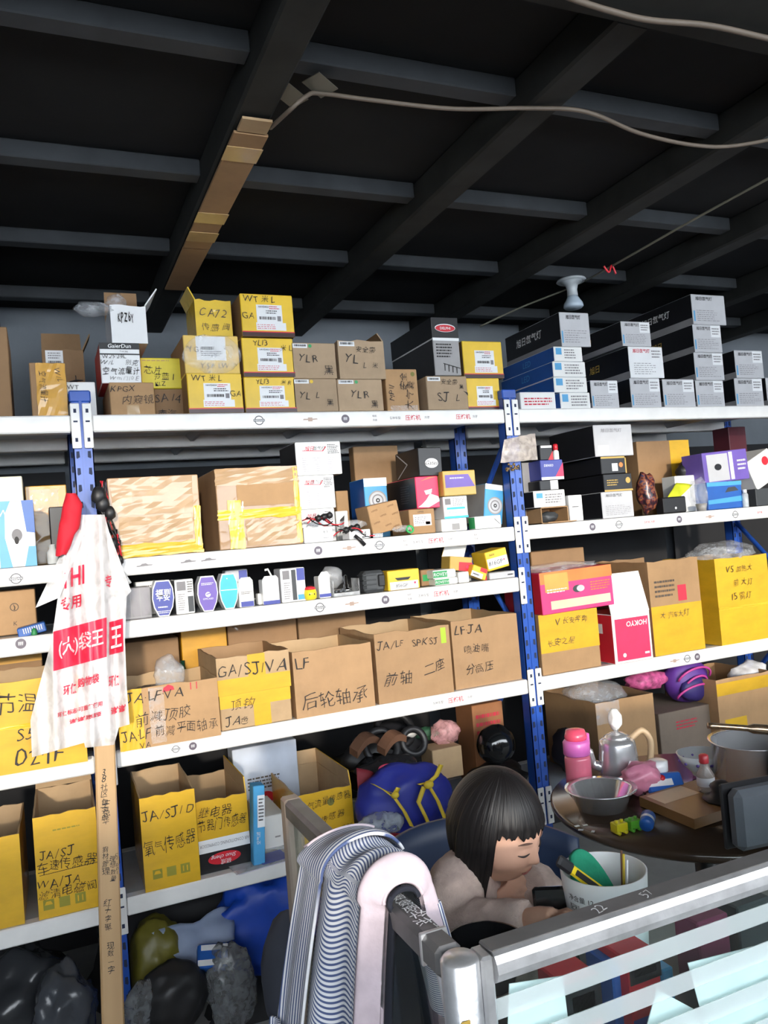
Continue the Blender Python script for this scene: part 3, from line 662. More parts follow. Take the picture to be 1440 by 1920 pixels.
a_, b_ = PY(665, 1004, -.01), PY(684, 1022, -.015)
tag(MB().tube([a_, a_.lerp(b_, .5)+Vector((0, -.002, .002)), b_], [.006, .0065, .007], 10).build('rubber_plug', BLKM), 'black rubber plug hanging over the shelf edge', 'plug')
blob('plastic_bag', 'crumpled clear plastic bag behind the black plug', 'bag', (PY(658, 985, .07)+Vector((0, 0, .002)), (.055, .03, .018)), CLR, seed=12)
def disc_box(label, px, Y, d, base, rot=0, tilt=0, side=BLU, vc=.46):
    c = Carton(label, px, Y, d, base, LBL, 'spare_part_box', rot=rot, tilt=tilt, side=side, group='blue clutch-disc boxes'); r0 = min(c.w, c.h)*.40
    for k, (f_, mm) in enumerate(((1, GREY), (.86, SIL), (.62, INKG), (.50, SIL), (.22, INK), (.1, SIL))): c.disc(.55, vc, r0*f_, mm, name='disc_drawing', lift=.0012+k*.0004)
    c.rect(0, .86, 1, 1, WH, 'white_band'); return c
Carton('large brown carton standing behind the blue disc box', (668, 752, 836, 1000), .34, .05, L2, KD)
Carton('tan carton behind the silhouette box', (632, 655, 920, 990), .30, .08, L2, K)
disc_box('blue box with a disc drawing behind the printed kraft carton', (685, 728, 896, 996), .20, .15, L2, vc=.62)
c = Carton('kraft carton printed with repeated brown lettering, tipped over', (697, 754, 942, 992), .04, .12, L2+.018, K, tilt=-9); b = MB()
for i, (u, v) in enumerate(((.2, .8), (.75, .85), (.45, .58), (.85, .55), (.2, .38), (.55, .22), (.8, .12))):
    o, ex, ey = c.pt(u, v); put_text(b, 'VIPPER', o, ex, ey, height=.006, rot=R(8))
b.build('printed_lettering', paint('brown_ink', (.16, .08, .035), .7), c.root, recalc=False)
c = MB()
for k in range(7): c.box(k*.0055, k*.0055+.003, 0, .03, 0, .014)
c.box(0, .036, .003, .03, 0, .011); p = PY(700, 1009, .02); o = c.build('finned_heat_sink', paint('alloy', (.35, .36, .37), .35, metal=.8), loc=(p.x, .02, L2)); tag(o, 'small finned metal heat sink under the tipped kraft carton', 'metal part')
c16 = Carton('kraft printed carton with a white label under the red brake box', (768, 816, 954, 1003), .06, .16, L2, K); c16.rect(.15, .32, .85, .78, WHG, 'label').rect(.62, .36, .8, .48, ORG, 'orange_mark').lines(.2, .4, .7, .7, 4)
b = MB(); o, ex, ey = c16.pt(.45, .88); put_text(b, 'VIPPER', o, ex, ey, height=.006); b.build('printed_lettering', INKB, c16.root, recalc=False)
c17 = Carton('black box with crimson picture end beneath the black square box', (780, 823, 893, 952), .05, .26, c16.z1+.001, PINK, 'spare_part_box', side=BLK)
c17.poly([(.05, .05), (.5, .02), (1, .2), (.95, .35), (.6, .45), (.4, .25), (.2, .12)], WH, 'pale_swirl').poly([(.35, .55), (.7, .6), (.65, .45), (.42, .42)], WH, 'pale_swirl').poly([(.2, .85), (.6, .97), (.95, .98), (.6, .93)], ORG, 'pale_swirl').text('VSTK', .55, .53, .07, WHG, thin=0, lift=.003).lines(.5, .2, .8, .8, 8, INKG, face='left', fill=.15)
c18 = Carton('matt black box with a white oval emblem on the crimson-ended box', (784, 828, 839, 891), .05, .2, c17.z1+.001, BLK, 'spare_part_box', tilt=1)
c18.disc(.55, .45, c18.w*.28, WHG, c18.h*.17).text('Gates', .55, .46, .15, INK, thin=0, shear=.4, lift=.003)
c18.poly([(.05, .95), (.1, .95), (.55, .5), (.1, .05), (.05, .05), (.5, .5)], SIL, 'crease', face='left')
p = PY(771, 993, .0); root = empty('filter_cap', (p.x, .015, p.z), 'green ring cap in a clear bag on the shelf edge', 'cap')
MB().lathe([(.010, 0), (.015, 0), (.015, .008), (.010, .008), (.010, 0)], 20, cap=False, mat=Matrix.Rotation(R(70), 4, 'X')).build('ring', paint('bright_green_plastic', (.04, .45, .12), .3), root)
blob('bag', None, None, ((-.02, .012, .006), (.040, .018, .012)), CLR, parent=root, seed=5)
c23 = Carton('small opened white box under the QR-marked box', (828, 876, 972, 999), .03, .08, L2, WH, 'spare_part_box'); c23.rect(.4, .1, .7, .6, GREY, 'dark_opening').poly([(.05, .95), (.95, .98), (.9, .70), (.1, .66)], WHG, 'lid_tab', lift=.006)
c22 = Carton('white and blue box with a code square, under the purple box', (832, 877, 930, 972), .04, .1, c23.z1+.001, WHG, 'spare_part_box'); c22.rect(.06, .62, .30, .9, INKG, 'print_square').lines(.38, .55, .9, .92, 5).rect(.12, .40, .88, .50, CYA, 'blue_band').text('ACDelco', .4, .28, .1, CYA, thin=0).rect(0, 0, 1, .10, CYA, 'blue_band')
c21 = Carton('purple and gold box lying on the white and blue box', (831, 892, 882, 926), .02, .14, c22.z1+.001, GOLD, 'spare_part_box', lean=0); c21.poly([(.06, .32), (.96, .34), (.78, .84), (.06, .84)], PUR, 'purple_panel').lines(.2, .65, .7, .75, 1, WH)
disc_box('blue box with a disc drawing tipped against the blue post', (903, 939, 908, 978), .06, .2, L2+.016, rot=2, tilt=9, side=GREY)
c = Carton('white box with green end beside the blue post', (891, 940, 967, 994), .0, .05, L2, WHG, 'spare_part_box', side=GRN); c.poly([(.75, .75), (.95, .3), (.93, .28), (.73, .72)], INK, 'pen_stroke')
b = MB(); q = [PY(945, 824, -.03), PY(1003, 812, -.03), PY(1008, 862, -.035), PY(962, 893, -.035), PY(938, 868, -.03)]
def sachet(u, v):
    a0 = q[0].lerp(q[1], u); a1 = q[4].lerp(q[2], u); p = a0.lerp(a1, v); n = noise.noise(p*60)
    return p+Vector((0, -.016*math.sin(math.pi*u)*math.sin(math.pi*v)*(1+.6*n)-.001, .003*n))
root = empty('parts_bag', q[0], 'clear plastic sachet of brown washers hanging on the blue post', 'bag')
b.grid(sachet, 10, 10); b.v = [tuple(Vector(v)-q[0]) for v in b.v]; b.build('sachet', film('dusty_film', (.62, .55, .5), .75, .25, 40, .5), root)
b = MB(); c0 = PY(962, 876, -.04)-q[0]
for k in range(16): b.ico(c0+Vector((rnd.uniform(-.03, .03), rnd.uniform(-.004, .004), rnd.uniform(-.012, .012))), (.006, .005, .005), 1)
o = b.build('washers', paint('brass_parts', (.30, .20, .09), .4, metal=.6), root); o['kind'] = 'stuff'
# ------------------------------------------------------------------ second shelf, far bay
Carton('grey box at the back beside the blue post', (981, 1013, 867, 985), .12, .1, L2, GREY, 'spare_part_box')
c5_ = Carton('open kraft box lying on its side, flap folded onto the shelf', (1015, 1066, 950, 985), .02, .12, L2, K, bare=True)
w, h, d = c5_.w/2, c5_.h, .12
b = MB(); b.box(-w, w, 0, d, 0, .003); b.box(-w, w, 0, d, h-.003, h); b.box(-w, -w+.003, 0, d, 0, h); b.box(w-.003, w, 0, d, 0, h); b.box(-w, w, d-.003, d, 0, h); b.build('body', K, c5_.root)
MB().box(-w*1.1, w, -.05, 0, -.004, -.001, mat=Matrix.Rotation(R(-6), 4, 'X')).build('flap', K, c5_.root)
blob('crumpled_paper', None, None, ((0, .05, h*.4), (w*.7, .03, h*.35)), DGREY, parent=c5_.root)
c3_ = Carton('white box with a blue mark lying on the open kraft box', (1001, 1060, 919, 949), .03, .14, c5_.z1+.001, WH, 'spare_part_box', side=BLK); c3_.rect(.08, .55, .28, .85, LBL, 'blue_mark').lines(.35, .2, .9, .8, 4)
c3b = Carton('small black box with white tag above the white box', (1012, 1048, 900, 918), .04, .08, c3_.z1+.001, BLK, 'spare_part_box'); c3b.rect(.55, .05, .95, .95, WH, 'tag')
c1_ = Carton('blue and crimson box above the small black box', (1014, 1056, 862, 898), .04, .1, c3b.z1+.001, DBL, 'spare_part_box'); c1_.rect(0, 0, 1, .14, WHG, 'white_edge').poly([(.62, .14), (1, .14), (1, .85)], PINK, 'crimson_corner').text('DENSO', .35, .72, .12, WHG, thin=0)
c2_ = Carton('small black box with a white stripe, highest beside the hanging sachet', (1012, 1036, 834, 861), .05, .06, c1_.z1+.001, BLK, 'spare_part_box'); c2_.rect(.1, .8, .95, .95, WH, 'stripe').poly([(.6, 0), (1, 0), (1, .6)], RED, 'red_corner')
p = PY(1043, 862, .06); root = empty('spray_bottle', (p.x, .06, c1_.z1+.001), 'small white bottle with red cap on the blue and crimson box', 'bottle')
MB().lathe([(.011, 0), (.012, .003), (.012, .032), (.007, .038)], 16).build('body', WHG, root); MB().lathe([(.008, .038), (.010, .040), (.010, .058), (.006, .062)], 16).build('cap', RED, root)
c = Carton('white box standing beside the open kraft box', (1068, 1093, 928, 980), .02, .06, L2, WHG, 'spare_part_box'); c.lines(.2, .5, .8, .6, 1)
c10 = Carton('grey labelled box, lowest of the black-sided stack', (1129, 1188, 921, 974), .02, .3, L2, SIL, 'spare_part_box', side=BLK); c10.text('旭日氙气灯', .4, .86, .12, INK, thin=0, width=.55).rect(.64, .6, .97, .95, WHG, 'sticker').lines(.1, .1, .9, .5, 6, INKG, fill=.2)
c9_ = Carton('black box with gold edging on the grey labelled box', (1132, 1185, 888, 914), .03, .3, c10.z1+.001, BLK, 'spare_part_box'); c9_.rect(0, 0, 1, .1, GOLD, 'gold_edge').disc(.85, .6, .012, GOLD).lines(.1, .3, .5, .7, 3, GOLD)
c8_ = Carton('black box with gold edging and white tag, beneath the silver box', (1127, 1174, 856, 887), .03, .3, c9_.z1+.001, BLK, 'spare_part_box'); c8_.rect(0, .9, 1, 1, GOLD, 'gold_edge').rect(.95, 0, 1, 1, GOLD, 'gold_edge').rect(.42, .15, .65, .6, WHG, 'tag').disc(.78, .5, .01, ORG)
c7_ = Carton('silver-faced black box right under the top shelf', (1114, 1186, 796, 851), .03, .3, c8_.z1+.002, SIL, 'spare_part_box', side=BLK); c7_.text('旭日氙气灯', .45, .82, .12, INKG, thin=0, width=.55).rect(.08, .05, .35, .35, WHG, 'sticker')
MULTI = paint('dark_floral_print', (.10, .04, .04), .5)
def floral():
    m, nt, p = _new('floral_foil'); n = _noise(nt, 55, 2); r = _ramp(nt, n.outputs['Fac'], [(.35, (.012, .01, .015)), (.48, (.10, .02, .03)), (.58, (.35, .12, .04)), (.66, (.04, .04, .10))])
    nt.links.new(r.outputs[0], p.inputs['Base Color']); p.inputs['Roughness'].default_value = .3; return m
blob('foil_bag', 'dark patterned foil bag slumped beside the grey labelled box', 'bag', (PY(1212, 926, .06)+Vector((0, 0, .004)), (.042, .035, .080)), floral(), seed=3)
Carton('brown carton with yellow taped corner at the back of the shelf', (1198, 1296, 826, 945), .28, .1, L2, KD).rect(.62, 0, 1, 1, TY, 'tape')
def folded(name, label, cat, corners, mat, n=12, amp=.01, group=None, thick=.002):
    q = [Vector(c) for c in corners]; o0 = q[0].copy()
    def fn(u, v):
        p = q[0].lerp(q[1], u).lerp(q[3].lerp(q[2], u), v); k = noise.noise(p*14)
        return p-o0+Vector((amp*.4*k, -abs(amp*k), amp*k))
    b = MB().grid(fn, n, n); o = b.build(name, mat, loc=o0); s = o.modifiers.new('thickness', 'SOLIDIFY'); s.thickness = thick
    tag(o, label, cat, group); return o
folded('wrapping_sheet', 'crumpled lime wrapping sheet leaning behind the black case', 'sheet', (PY(1233, 962, .05), PY(1244, 962, .05), PY(1296, 912, .08), PY(1268, 905, .09)), paint('lime_film', (.58, .62, .03), .4), amp=.012)
c = Carton('matt black case with a white dot standing on the shelf edge', (1245, 1288, 931, 966), .01, .05, L2, BLKM, 'equipment_case', 'case', bev=.005); c.disc(.5, .3, .005, WHG, name='dot')
c = Carton('white box half hidden in clear film behind the black case', (1268, 1318, 891, 962), .10, .08, L2, WH, 'spare_part_box'); blob('film', None, None, ((.02, -.04, c.h*.5), (.045, .03, c.h*.38)), CLR, parent=c.root, seed=7)
c17b = Carton('blue box with a sea view under the purple appliance box', (1327, 1392, 903, 956), .03, .12, L2, BLU, 'spare_part_box'); c17b.poly([(0, .2), (1, .25), (1, .45), (0, .35)], LBL, 'wave_print').poly([(.5, .6), (.9, .65), (.8, .8), (.6, .78)], DGREY, 'boat_print').rect(0, .85, 1, 1, LBL, 'sky_print')
c16b = Carton('purple appliance box with a dark product picture', (1320, 1404, 845, 902), .04, .12, c17b.z1+.001, PUR, 'spare_part_box', tilt=-3); c16b.rect(.08, .05, .55, .92, SIL, 'picture_panel').disc(.31, .5, .020, BLK, .014, name='product_picture', lift=.002).rect(.58, .05, .66, .95, WH, 'white_stripe').lines(.75, .3, .95, .7, 3, WH)
p = PY(1399, 953, .02); root = empty('plastic_bottle', (p.x, .02, L2), 'slim clear bottle with white cap beside the sea-view box', 'bottle'); MB().lathe([(.012, 0), (.013, .004), (.013, .055), (.008, .062)], 16).build('body', film('bottle_film', (.7, .75, .78), .6, .2, 10, .1), root); MB().lathe([(.009, .062), (.009, .076)], 16).build('cap', WHG, root)
p = PY(1323, 960, .01); tag(MB().lathe([(.018, 0), (.024, .03), (.022, .03), (.017, .003)], 18).build('small_cup', paint('grey_cup', (.30, .29, .28), .4), loc=(p.x, .03, L2)), 'small grey cup in front of the white filmed box', 'cup')
c = Carton('white and red box tipped at the end of the second shelf', (1415, 1462, 848, 912), .06, .14, L2+.10, WH, 'spare_part_box', tilt=-24); c.disc(.7, .7, .02, RED)
Carton('dark carton under the tipped white and red box', (1418, 1460, 915, 950), .06, .14, L2, DGREY)
blob('cloth_bag', 'black cloth bag at the back between the yellow corner and purple box', 'bag', (PY(1290, 885, .17), (.06, .04, .05)), BLKM, seed=6)
p = PY(1400, 835, .3)
Carton('dark red patterned carton at the back of the far bay', (1372, 1404, 800, 940), .27, .1, L2, paint('maroon_print', (.10, .02, .03), .5))
# ------------------------------------------------------------------ third shelf
c = Carton('brown carton with a round stamp on the low left shelf', (-40, 68, 1108, 1194), .10, .2, L3B, K); c.disc(.62, .62, .012, INKB, r_in=.82, name='stamp_ring').poly([(.60, .70), (.64, .62), (.60, .56), (.63, .55)], INKB, 'stamp_mark').text('K', .62, .25, .09, INKB)
c = Carton('blue comb-toothed tool pack lying before the stamped carton', (34, 88, 1172, 1188), .02, .06, L3B, BLU, 'tool_pack', 'pack', tilt=-10)
for k in range(9): c.rect(.2+k*.08, .3, .23+k*.08, .85, WH, 'tooth_mark')
p = PY(64, 1183, .01); tag(MB().lathe([(.008, 0), (.009, .002), (.006, .016), (.002, .02)], 12).build('plug', paint('green_rubber', (.03, .25, .08), .5), loc=(p.x, .005, L3B)), 'small green rubber plug below the blue tool pack', 'plug')
c = Carton('grey translucent plastic case beside the plastic carrier bags', (228, 284, 1102, 1166), .0, .12, L3, film('smoky_plastic', (.42, .40, .42), .85, .25, 12, .15), 'plastic_case', 'case'); c.rect(.02, .05, .98, .08, GREY, 'rim').rect(.3, .08, .32, .98, GREY, 'rib').rect(.62, .08, .64, .98, GREY, 'rib')
Carton('pale card box behind the grey translucent case', (255, 297, 1090, 1150), .14, .05, L3, WH, 'spare_part_box').lines(.1, .75, .9, .9, 2)
def barrel(label, px, Y, mat, kind, d=.05):
    c = Carton(label, px, Y, d, L3, mat, 'air_freshener_pack', 'pack', group='barrel-shaped packs', bare=True, tilt=1); w, h = c.w/2, c.h
    pr = [(-.45, 0), (.45, 0), (.85, .25), (1, .5), (.92, .78), (.62, 1), (-.62, 1), (-.92, .78), (-1, .5), (-.85, .25)]
    MB().prism([(x*w, z*h) for x, z in pr], .0, d).build('shell', [film('clear_shell', (.6, .62, .66), .6, .2, 10, .1)], c.root)
    MB().prism([(x*w, z*h) for x, z in pr], -.004, -.0004).build('white_rim', WHG, c.root)
    MB().prism([(x*w*.90, h*.5+(z-.5)*h*.93) for x, z in pr], -.006, -.0035).build('front_panel', mat, c.root)
    if kind == 0: c.text('福到', .5, .66, .20, WH, thin=0, bold=.02, lift=.008).text('平安', .5, .52, .18, WH, thin=0, bold=.02, lift=.008).lines(.25, .22, .75, .30, 1, WH, lift=.008).lines(.2, .08, .8, .17, 2, WH, lift=.008)
    if kind == 1: c.disc(.5, .48, w*.25, WH, lift=.008, name='globe_mark').poly([(.4, .47), (.62, .50), (.60, .53), (.42, .5)], mat, 'globe_mark', lift=.0086).text('OMCASD', .5, .36, .05, WH, thin=0, lift=.008).lines(.2, .74, .8, .82, 2, WH, lift=.008)
    if kind == 2: c.disc(.42, .86, w*.06, WH, lift=.008, name='hang_hole').rect(.08, .53, .92, .55, WH, 'crease', lift=.0075)
    return c
barrel('indigo barrel-shaped pack with white characters', (284, 326, 1088, 1157), .0, DBL, 0)
barrel('lilac barrel-shaped pack with a white globe mark', (369, 408, 1080, 1147), .0, PUR, 1)
barrel('turquoise barrel-shaped pack with foil creases', (410, 446, 1075, 1142), .0, CYA, 2)
def qr(c, u0, v0, u1, v1, seed):
    r_ = random.Random(seed)
    c.rect(u0, v0, u1, v1, INKG, 'print_square')
c = Carton('white sleeve box with a grey print square between indigo and lilac packs', (329, 364, 1086, 1153), .0, .09, L3, WH, 'spare_part_box', side=DGREY); qr(c, .1, .68, .58, .94, 2); c.lines(.12, .1, .5, .6, 8).rect(.66, .05, .96, .5, DGREY, 'dark_photo').lines(.66, .6, .95, .95, 5, INK)
c = Carton('cream tabbed box with a blue foot beside the turquoise pack', (448, 476, 1090, 1136), .0, .05, L3, WH, 'spare_part_box'); c.rect(.1, .02, .95, .22, DBL, 'blue_foot').lines(.15, .5, .9, .62, 2, INKB); c.poly([(0, 1), (1, 1), (.8, 1.16), (.2, 1.16)], WH, 'tab')
Carton('grey box peeping out behind the cream tabbed box', (424, 466, 1068, 1130), .12, .05, L3, SIL, 'spare_part_box').rect(.6, .72, .97, .97, DBL, 'blue_mark')
c = Carton('white tabbed box with a hanging hook and blue foot', (493, 524, 1086, 1135), .0, .05, L3, WHG, 'spare_part_box'); c.rect(0, .0, 1, .15, DBL, 'blue_foot').poly([(0, 1), (1, 1), (.85, 1.14), (.15, 1.14)], WHG, 'tab'); c.poly([(.30, 1.42), (.52, 1.44), (.72, 1.14), (.62, 1.14), (.48, 1.36), (.30, 1.34)], WH, 'hook', lift=-.02)
Carton('tiny white box between the two tabbed boxes', (484, 493, 1113, 1134), .03, .03, L3, WH, 'spare_part_box')
c = Carton('white sleeve box with a print square beside the yellow toy head', (527, 573, 1065, 1129), .0, .08, L3, WHG, 'spare_part_box', side=SIL); qr(c, .08, .68, .36, .94, 5); c.lines(.1, .08, .36, .6, 8).rect(.44, .05, .62, .95, DGREY, 'dark_photo').rect(.66, .62, .98, .98, DBL, 'blue_flag').rect(.66, .05, .98, .2, LBL, 'blue_foot')
p = PY(583, 1124, -.0); root = empty('toy_figure', (p.x, .005, L3), 'small yellow toy head with a red top', 'toy')
MB().lathe([(.014, 0), (.021, .004), (.023, .02), (.020, .034), (.010, .038)], 20).build('head', paint('toy_yellow', (.78, .62, .03), .35), root); MB().lathe([(.020, .034), (.018, .041), (.008, .045)], 20).build('red_top', RED, root)
for sx in (-1, 1): MB().ico((sx*.008, -.0215, .019), (.0022, .002, .0035), 1).build('eye', BLK, root)
c = Carton('small white box with a blue foot behind the yellow toy head', (598, 620, 1080, 1121), .01, .05, L3, WH, 'spare_part_box'); c.rect(0, .05, 1, .2, DBL, 'blue_foot').poly([(0, 1), (1, 1), (.8, 1.2), (.3, 1.2)], WH, 'tab')
blob('plastic_bag', 'limp clear plastic bag hanging behind the bulb kit', 'bag', (PY(622, 1082, .09), (.04, .03, .038)), CLR, seed=14)
# bulb kit in its tray
p = PY(651, 1119, .0); root = empty('bulb_kit', (p.x, .0, L3), 'headlamp bulb with chrome collar in an open clear tray', 'bulb'); w = .047
b = MB(); b.box(-w, w, 0, .07, 0, .003); b.box(-w, w, 0, .002, 0, .012); b.box(-w, -w+.002, 0, .07, 0, .055); b.box(w-.002, w, 0, .07, 0, .055); b.build('tray', film('tray_plastic', (.72, .74, .76), .55, .15, 14, .2), root)
CHR = paint('chrome', (.75, .76, .78), .12, metal=1.0, mottle=.03)
MB().lathe([(.016, .012), (.018, .016), (.018, .022), (.009, .026), (.009, .036), (.006, .038), (.006, .066), (.002, .070)], 18, mat=Matrix.Translation((.01, .03, 0))).build('bulb', CHR, root)
for k in range(4): MB().box(-.036+k*.016, -.026+k*.016, .012, .022, .012, .022, bev=.002).build('clip', CHR, root)
# dark ribbed module
p = PY(705, 1110, .0); root = empty('control_module', (p.x, .0, L3), 'dark grey ribbed control module on the shelf', 'module'); w = .040
MB().box(-w, w, .004, .06, 0, .075, bev=.010).build('housing', DGREY, root)
for k in range(4): MB().box(-w-.002, w*.2, .002, .062, .010+k*.016, .015+k*.016, bev=.002).build('rib', DGREY, root)
MB().box(w*.3, w*.9, -.004, .006, .02, .06, bev=.003).build('socket', BLKM, root)
c = Carton('yellow spark-plug box with a dark window, next to the dark module', (727, 787, 1068, 1107), -.0, .07, L3, YEL, 'spark_plug_box', group='spark plug boxes'); c.rect(.06, .02, .94, .42, WHG, 'white_panel').text('856GP', .42, .22, .17, INK, thin=0).poly([(.22, .62), (.72, .62), (.64, .48), (.30, .48)], BLK, 'window').disc(.84, .3, .004, PINK)
Carton('tan box behind the two green-striped boxes', (790, 816, 1068, 1101), .05, .05, L3, KD, 'spare_part_box').rect(.1, .3, .6, .7, GRN, 'green_mark')
z = L3
for i, px in enumerate(((816, 858, 1084, 1100), (812, 854, 1068, 1084))):
    c = Carton(('green-striped white box, lower of two', 'green-striped white box lying on its twin')[i], px, .0, .09, z, WH, 'spare_part_box', group='green-striped boxes'); c.rect(0, .12, 1, .88, GRN, 'green_stripe').text('ROVEYVN', .32, .5, .4, WHG, thin=0, lift=.003).rect(.62, .12, 1, .88, WHG, 'white_patch', lift=.0012); z = c.z1+.001
Carton('small white box next to the green-striped boxes', (860, 880, 1072, 1096), .01, .05, L3, WH, 'spare_part_box')
gl = Carton('low grey box with white top at the end of the third shelf', (918, 966, 1072, 1089), .0, .06, L3, SIL, 'spare_part_box'); gl.lines(.7, .3, .95, .7, 1, INK)
tag(MB().lathe([(.006, 0), (.007, .002), (.007, .014), (.004, .016)], 12).build('bottle_cap', RED, loc=(PY(912, 1088, .0).x, .008, L3)), 'red cap between the spark-plug boxes', 'cap')
c = Carton('yellow and red spark-plug box lying low, tipped towards the shelf edge', (881, 910, 1062, 1088), .0, .05, L3+.012, YEL, 'spark_plug_box', group='spark plug boxes', tilt=24); c.rect(.0, .0, .75, .45, WHG, 'white_panel').rect(.5, .62, .95, .98, RED, 'red_corner').lines(.1, .1, .6, .35, 1, INK)
c = Carton('opened yellow box with a red end and pale lid flap', (842, 884, 1044, 1072), .03, .07, L3+.042, GOLD, 'spark_plug_box', group='spark plug boxes', tilt=8, top=WH); c.rect(.4, .0, 1, .62, RED, 'red_end').disc(.78, .3, .006, PINK)
c.flap('b', .06, -25, [YEL, WH], c.h)
Carton('grey box bracing the opened yellow box', (842, 884, 1073, 1098), .06, .07, L3, SIL, 'spare_part_box')
c = Carton('tipped yellow spark-plug box lying on the low grey box', (914, 955, 1030, 1068), .01, .10, L3+.036, YEL, 'spark_plug_box', group='spark plug boxes', tilt=-9); c.rect(.03, .12, .97, .62, WHG, 'white_panel').text('816GP', .4, .37, .22, INK, thin=0).disc(.8, .42, .003, PINK).text('NOK', .3, .80, .1, INK, thin=0)
# ------------------------------------------------------------------ fourth shelf: open bins
def bin_(label, px, Y, d, base, mat, hands=(), inner=KL, flaps=(), rot=0, tilt=0, **k):
    c = Carton(label, px, Y, d, base, mat, 'open_carton', open_top=True, inner=inner, flaps=flaps, rot=rot, tilt=tilt, **k)
    for h in hands: c.hand(*h)
    return c
c = bin_('wide yellow-taped open carton under the plastic carrier bags', (-75, 160, 1275, 1442), -.06, .30, L4B, TY, [('节温', .45, .74, .22), ('S5.2', .56, .40, .13), ('02.1F', .62, .16, .20)], rot=-2)
c.rect(0, .48, 1, .52, TYB, 'tape', wave=.003, lift=.0015)
Carton('brown carton standing behind the wide yellow-taped carton', (-30, 80, 1215, 1300), .24, .12, L4B, KD).rect(0, .85, 1, 1, TO, 'tape')
c = bin_('kraft open carton marked JA.LF.VA with red fragile stamps', (222, 412, 1283, 1404), -.045, .30, L4, K, [('JA.LF.VA', .37, .85, .17), ('前减顶胶', .44, .50, .20, ), ('JA.LF 前减平面轴承', .56, .24, .19), ('VA', .24, .05, .10)], rot=-1)
c.rect(0, 0, .24, 1, TY, 'tape', wave=.0015, lift=.0006).poly([(.44, .88), (.56, .90), (.55, .96), (.50, 1), (.45, .95)], INKR, 'umbrella_stamp').rect(.72, .86, .73, .98, INKR, 'arrow_stamp').rect(.78, .86, .79, .98, INKR, 'arrow_stamp').rect(.30, .05, .45, .98, CLR, 'clear_tape', lift=.002)
b_ = c.X; blob('bubble_wrap', 'tuft of bubble wrap standing up in the JA.LF.VA carton', 'wrapping', ((b_+.02, .06, c.z1+.015), (.045, .03, .055)), BUB, seed=21)
blob('parts_in_film', 'film-wrapped dark parts lying in the JA.LF.VA carton', 'parts', ((b_-.03, .12, c.z1-.05), (.09, .08, .03)), film('grey_film', (.25, .22, .2), .8, .2, 40, .6), seed=22)
c2 = Carton('closed carton with yellow tape cross below the GA/SJ/VA bin', (413, 547, 1296, 1366), .0, .28, L4, KL); c2.rect(0, .62, 1, 1, TY, 'tape').rect(.46, 0, .70, .62, TY, 'tape').hand('顶钩', .32, .68, .30).hand('JA色', .22, .24, .26)
c1 = bin_('small open bin marked GA/SJ/VA stacked on the yellow-crossed carton', (406, 544, 1226, 1294), -.01, .32, c2.z1+.002, KL, [('GA/SJ/VA', .48, .62, .34)], inner=KD)
c1.rect(.0, .0, 1, .42, TY, 'tape', lift=.0006).rect(.42, .42, .66, 1, TY, 'tape', lift=.0007)
c = bin_('kraft open carton marked LF wheel bearing', (551, 700, 1213, 1334), -.01, .32, L4, KW, [('LF', .12, .82, .18), ('后轮轴承', .50, .22, .22)])
c = bin_('kraft open carton marked JA/LF SPK.SJ with a green sticker', (705, 847, 1180, 1307), -.005, .34, L4, KW, [('JA/LF', .2, .82, .11), ('SPK.SJ', .66, .80, .105), ('前轴', .28, .32, .18), ('二座', .76, .42, .18, INK, 10)]); c.rect(.88, .74, .95, .97, paint('lime_sticker', (.42, .62, .04), .4), 'green_sticker')
c = bin_('kraft open carton marked LF.JA next to the blue post', (849, 974, 1157, 1282), .015, .34, L4, KW, [('LF.JA', .25, .86, .14), ('喷油嘴', .36, .56, .14), ('分高压', .38, .28, .15)])
# cartons standing behind the bins
c = Carton('brown carton with printed bars behind the JA.LF.VA bin', (232, 338, 1200, 1300), .36, .2, L4, KD); c.barcode(.3, .2, .8, .55, mat=INKB)
Carton('orange taped carton behind the GA/SJ/VA bin', (342, 428, 1178, 1290), .37, .2, L4, TO)
Carton('brown carton with film behind the wheel-bearing bin', (430, 560, 1166, 1290), .37, .2, L4, kraft('dark_filmed', (.30, .17, .08), coat=.9, crinkle=.9))
Carton('brown carton behind the green-sticker bin', (562, 690, 1150, 1270), .37, .2, L4, KD)
p = PY(341, 1240, .36); tag(MB().lathe([(.016, 0), (.017, .004), (.017, .14), (.008, .17), (.008, .19)], 14).build('glass_bottle', paint('dark_green_glass', (.01, .05, .03), .1), loc=(p.x, .345, L4)), 'dark green bottle between the rear cartons', 'bottle')
# ------------------------------------------------------------------ fourth shelf, far bay
c1 = Carton('carton with a wide yellow tape face under the pink lamp box', (1013, 1124, 1146, 1258), .0, .28, L4, K); c1.rect(0, .36, 1, 1, TY, 'tape').hand('V 长安奔奔', .55, .86, .12, INKB).hand('长安之星', .35, .52, .12, INKB)
c2 = Carton('pink lamp box with an orange band, on the yellow-faced carton', (1014, 1150, 1066, 1142), -.02, .26, c1.z1+.003, MAG, 'lamp_box', side=RED, tilt=-1)
c2.rect(0, .72, 1, 1, ORG, 'orange_band').rect(.06, .52, .38, .95, GOLD, 'gold_panel', lift=.001).rect(.12, .1, .95, .30, paint('cream_print', (.85, .66, .42), .4), 'cream_panel').disc(.50, .52, .022, DGREY, .014, name='lamp_picture').disc(.54, .52, .018, SIL, .012, name='lamp_picture', lift=.0016).lines(.68, .42, .96, .66, 4, ORG).lines(.08, .48, .36, .6, 2, WH)
blob('film_cover', None, None, ((0, .12, c2.h+.006), (c2.w*.5, .12, .018)), CLR, parent=c2.root, seed=5)
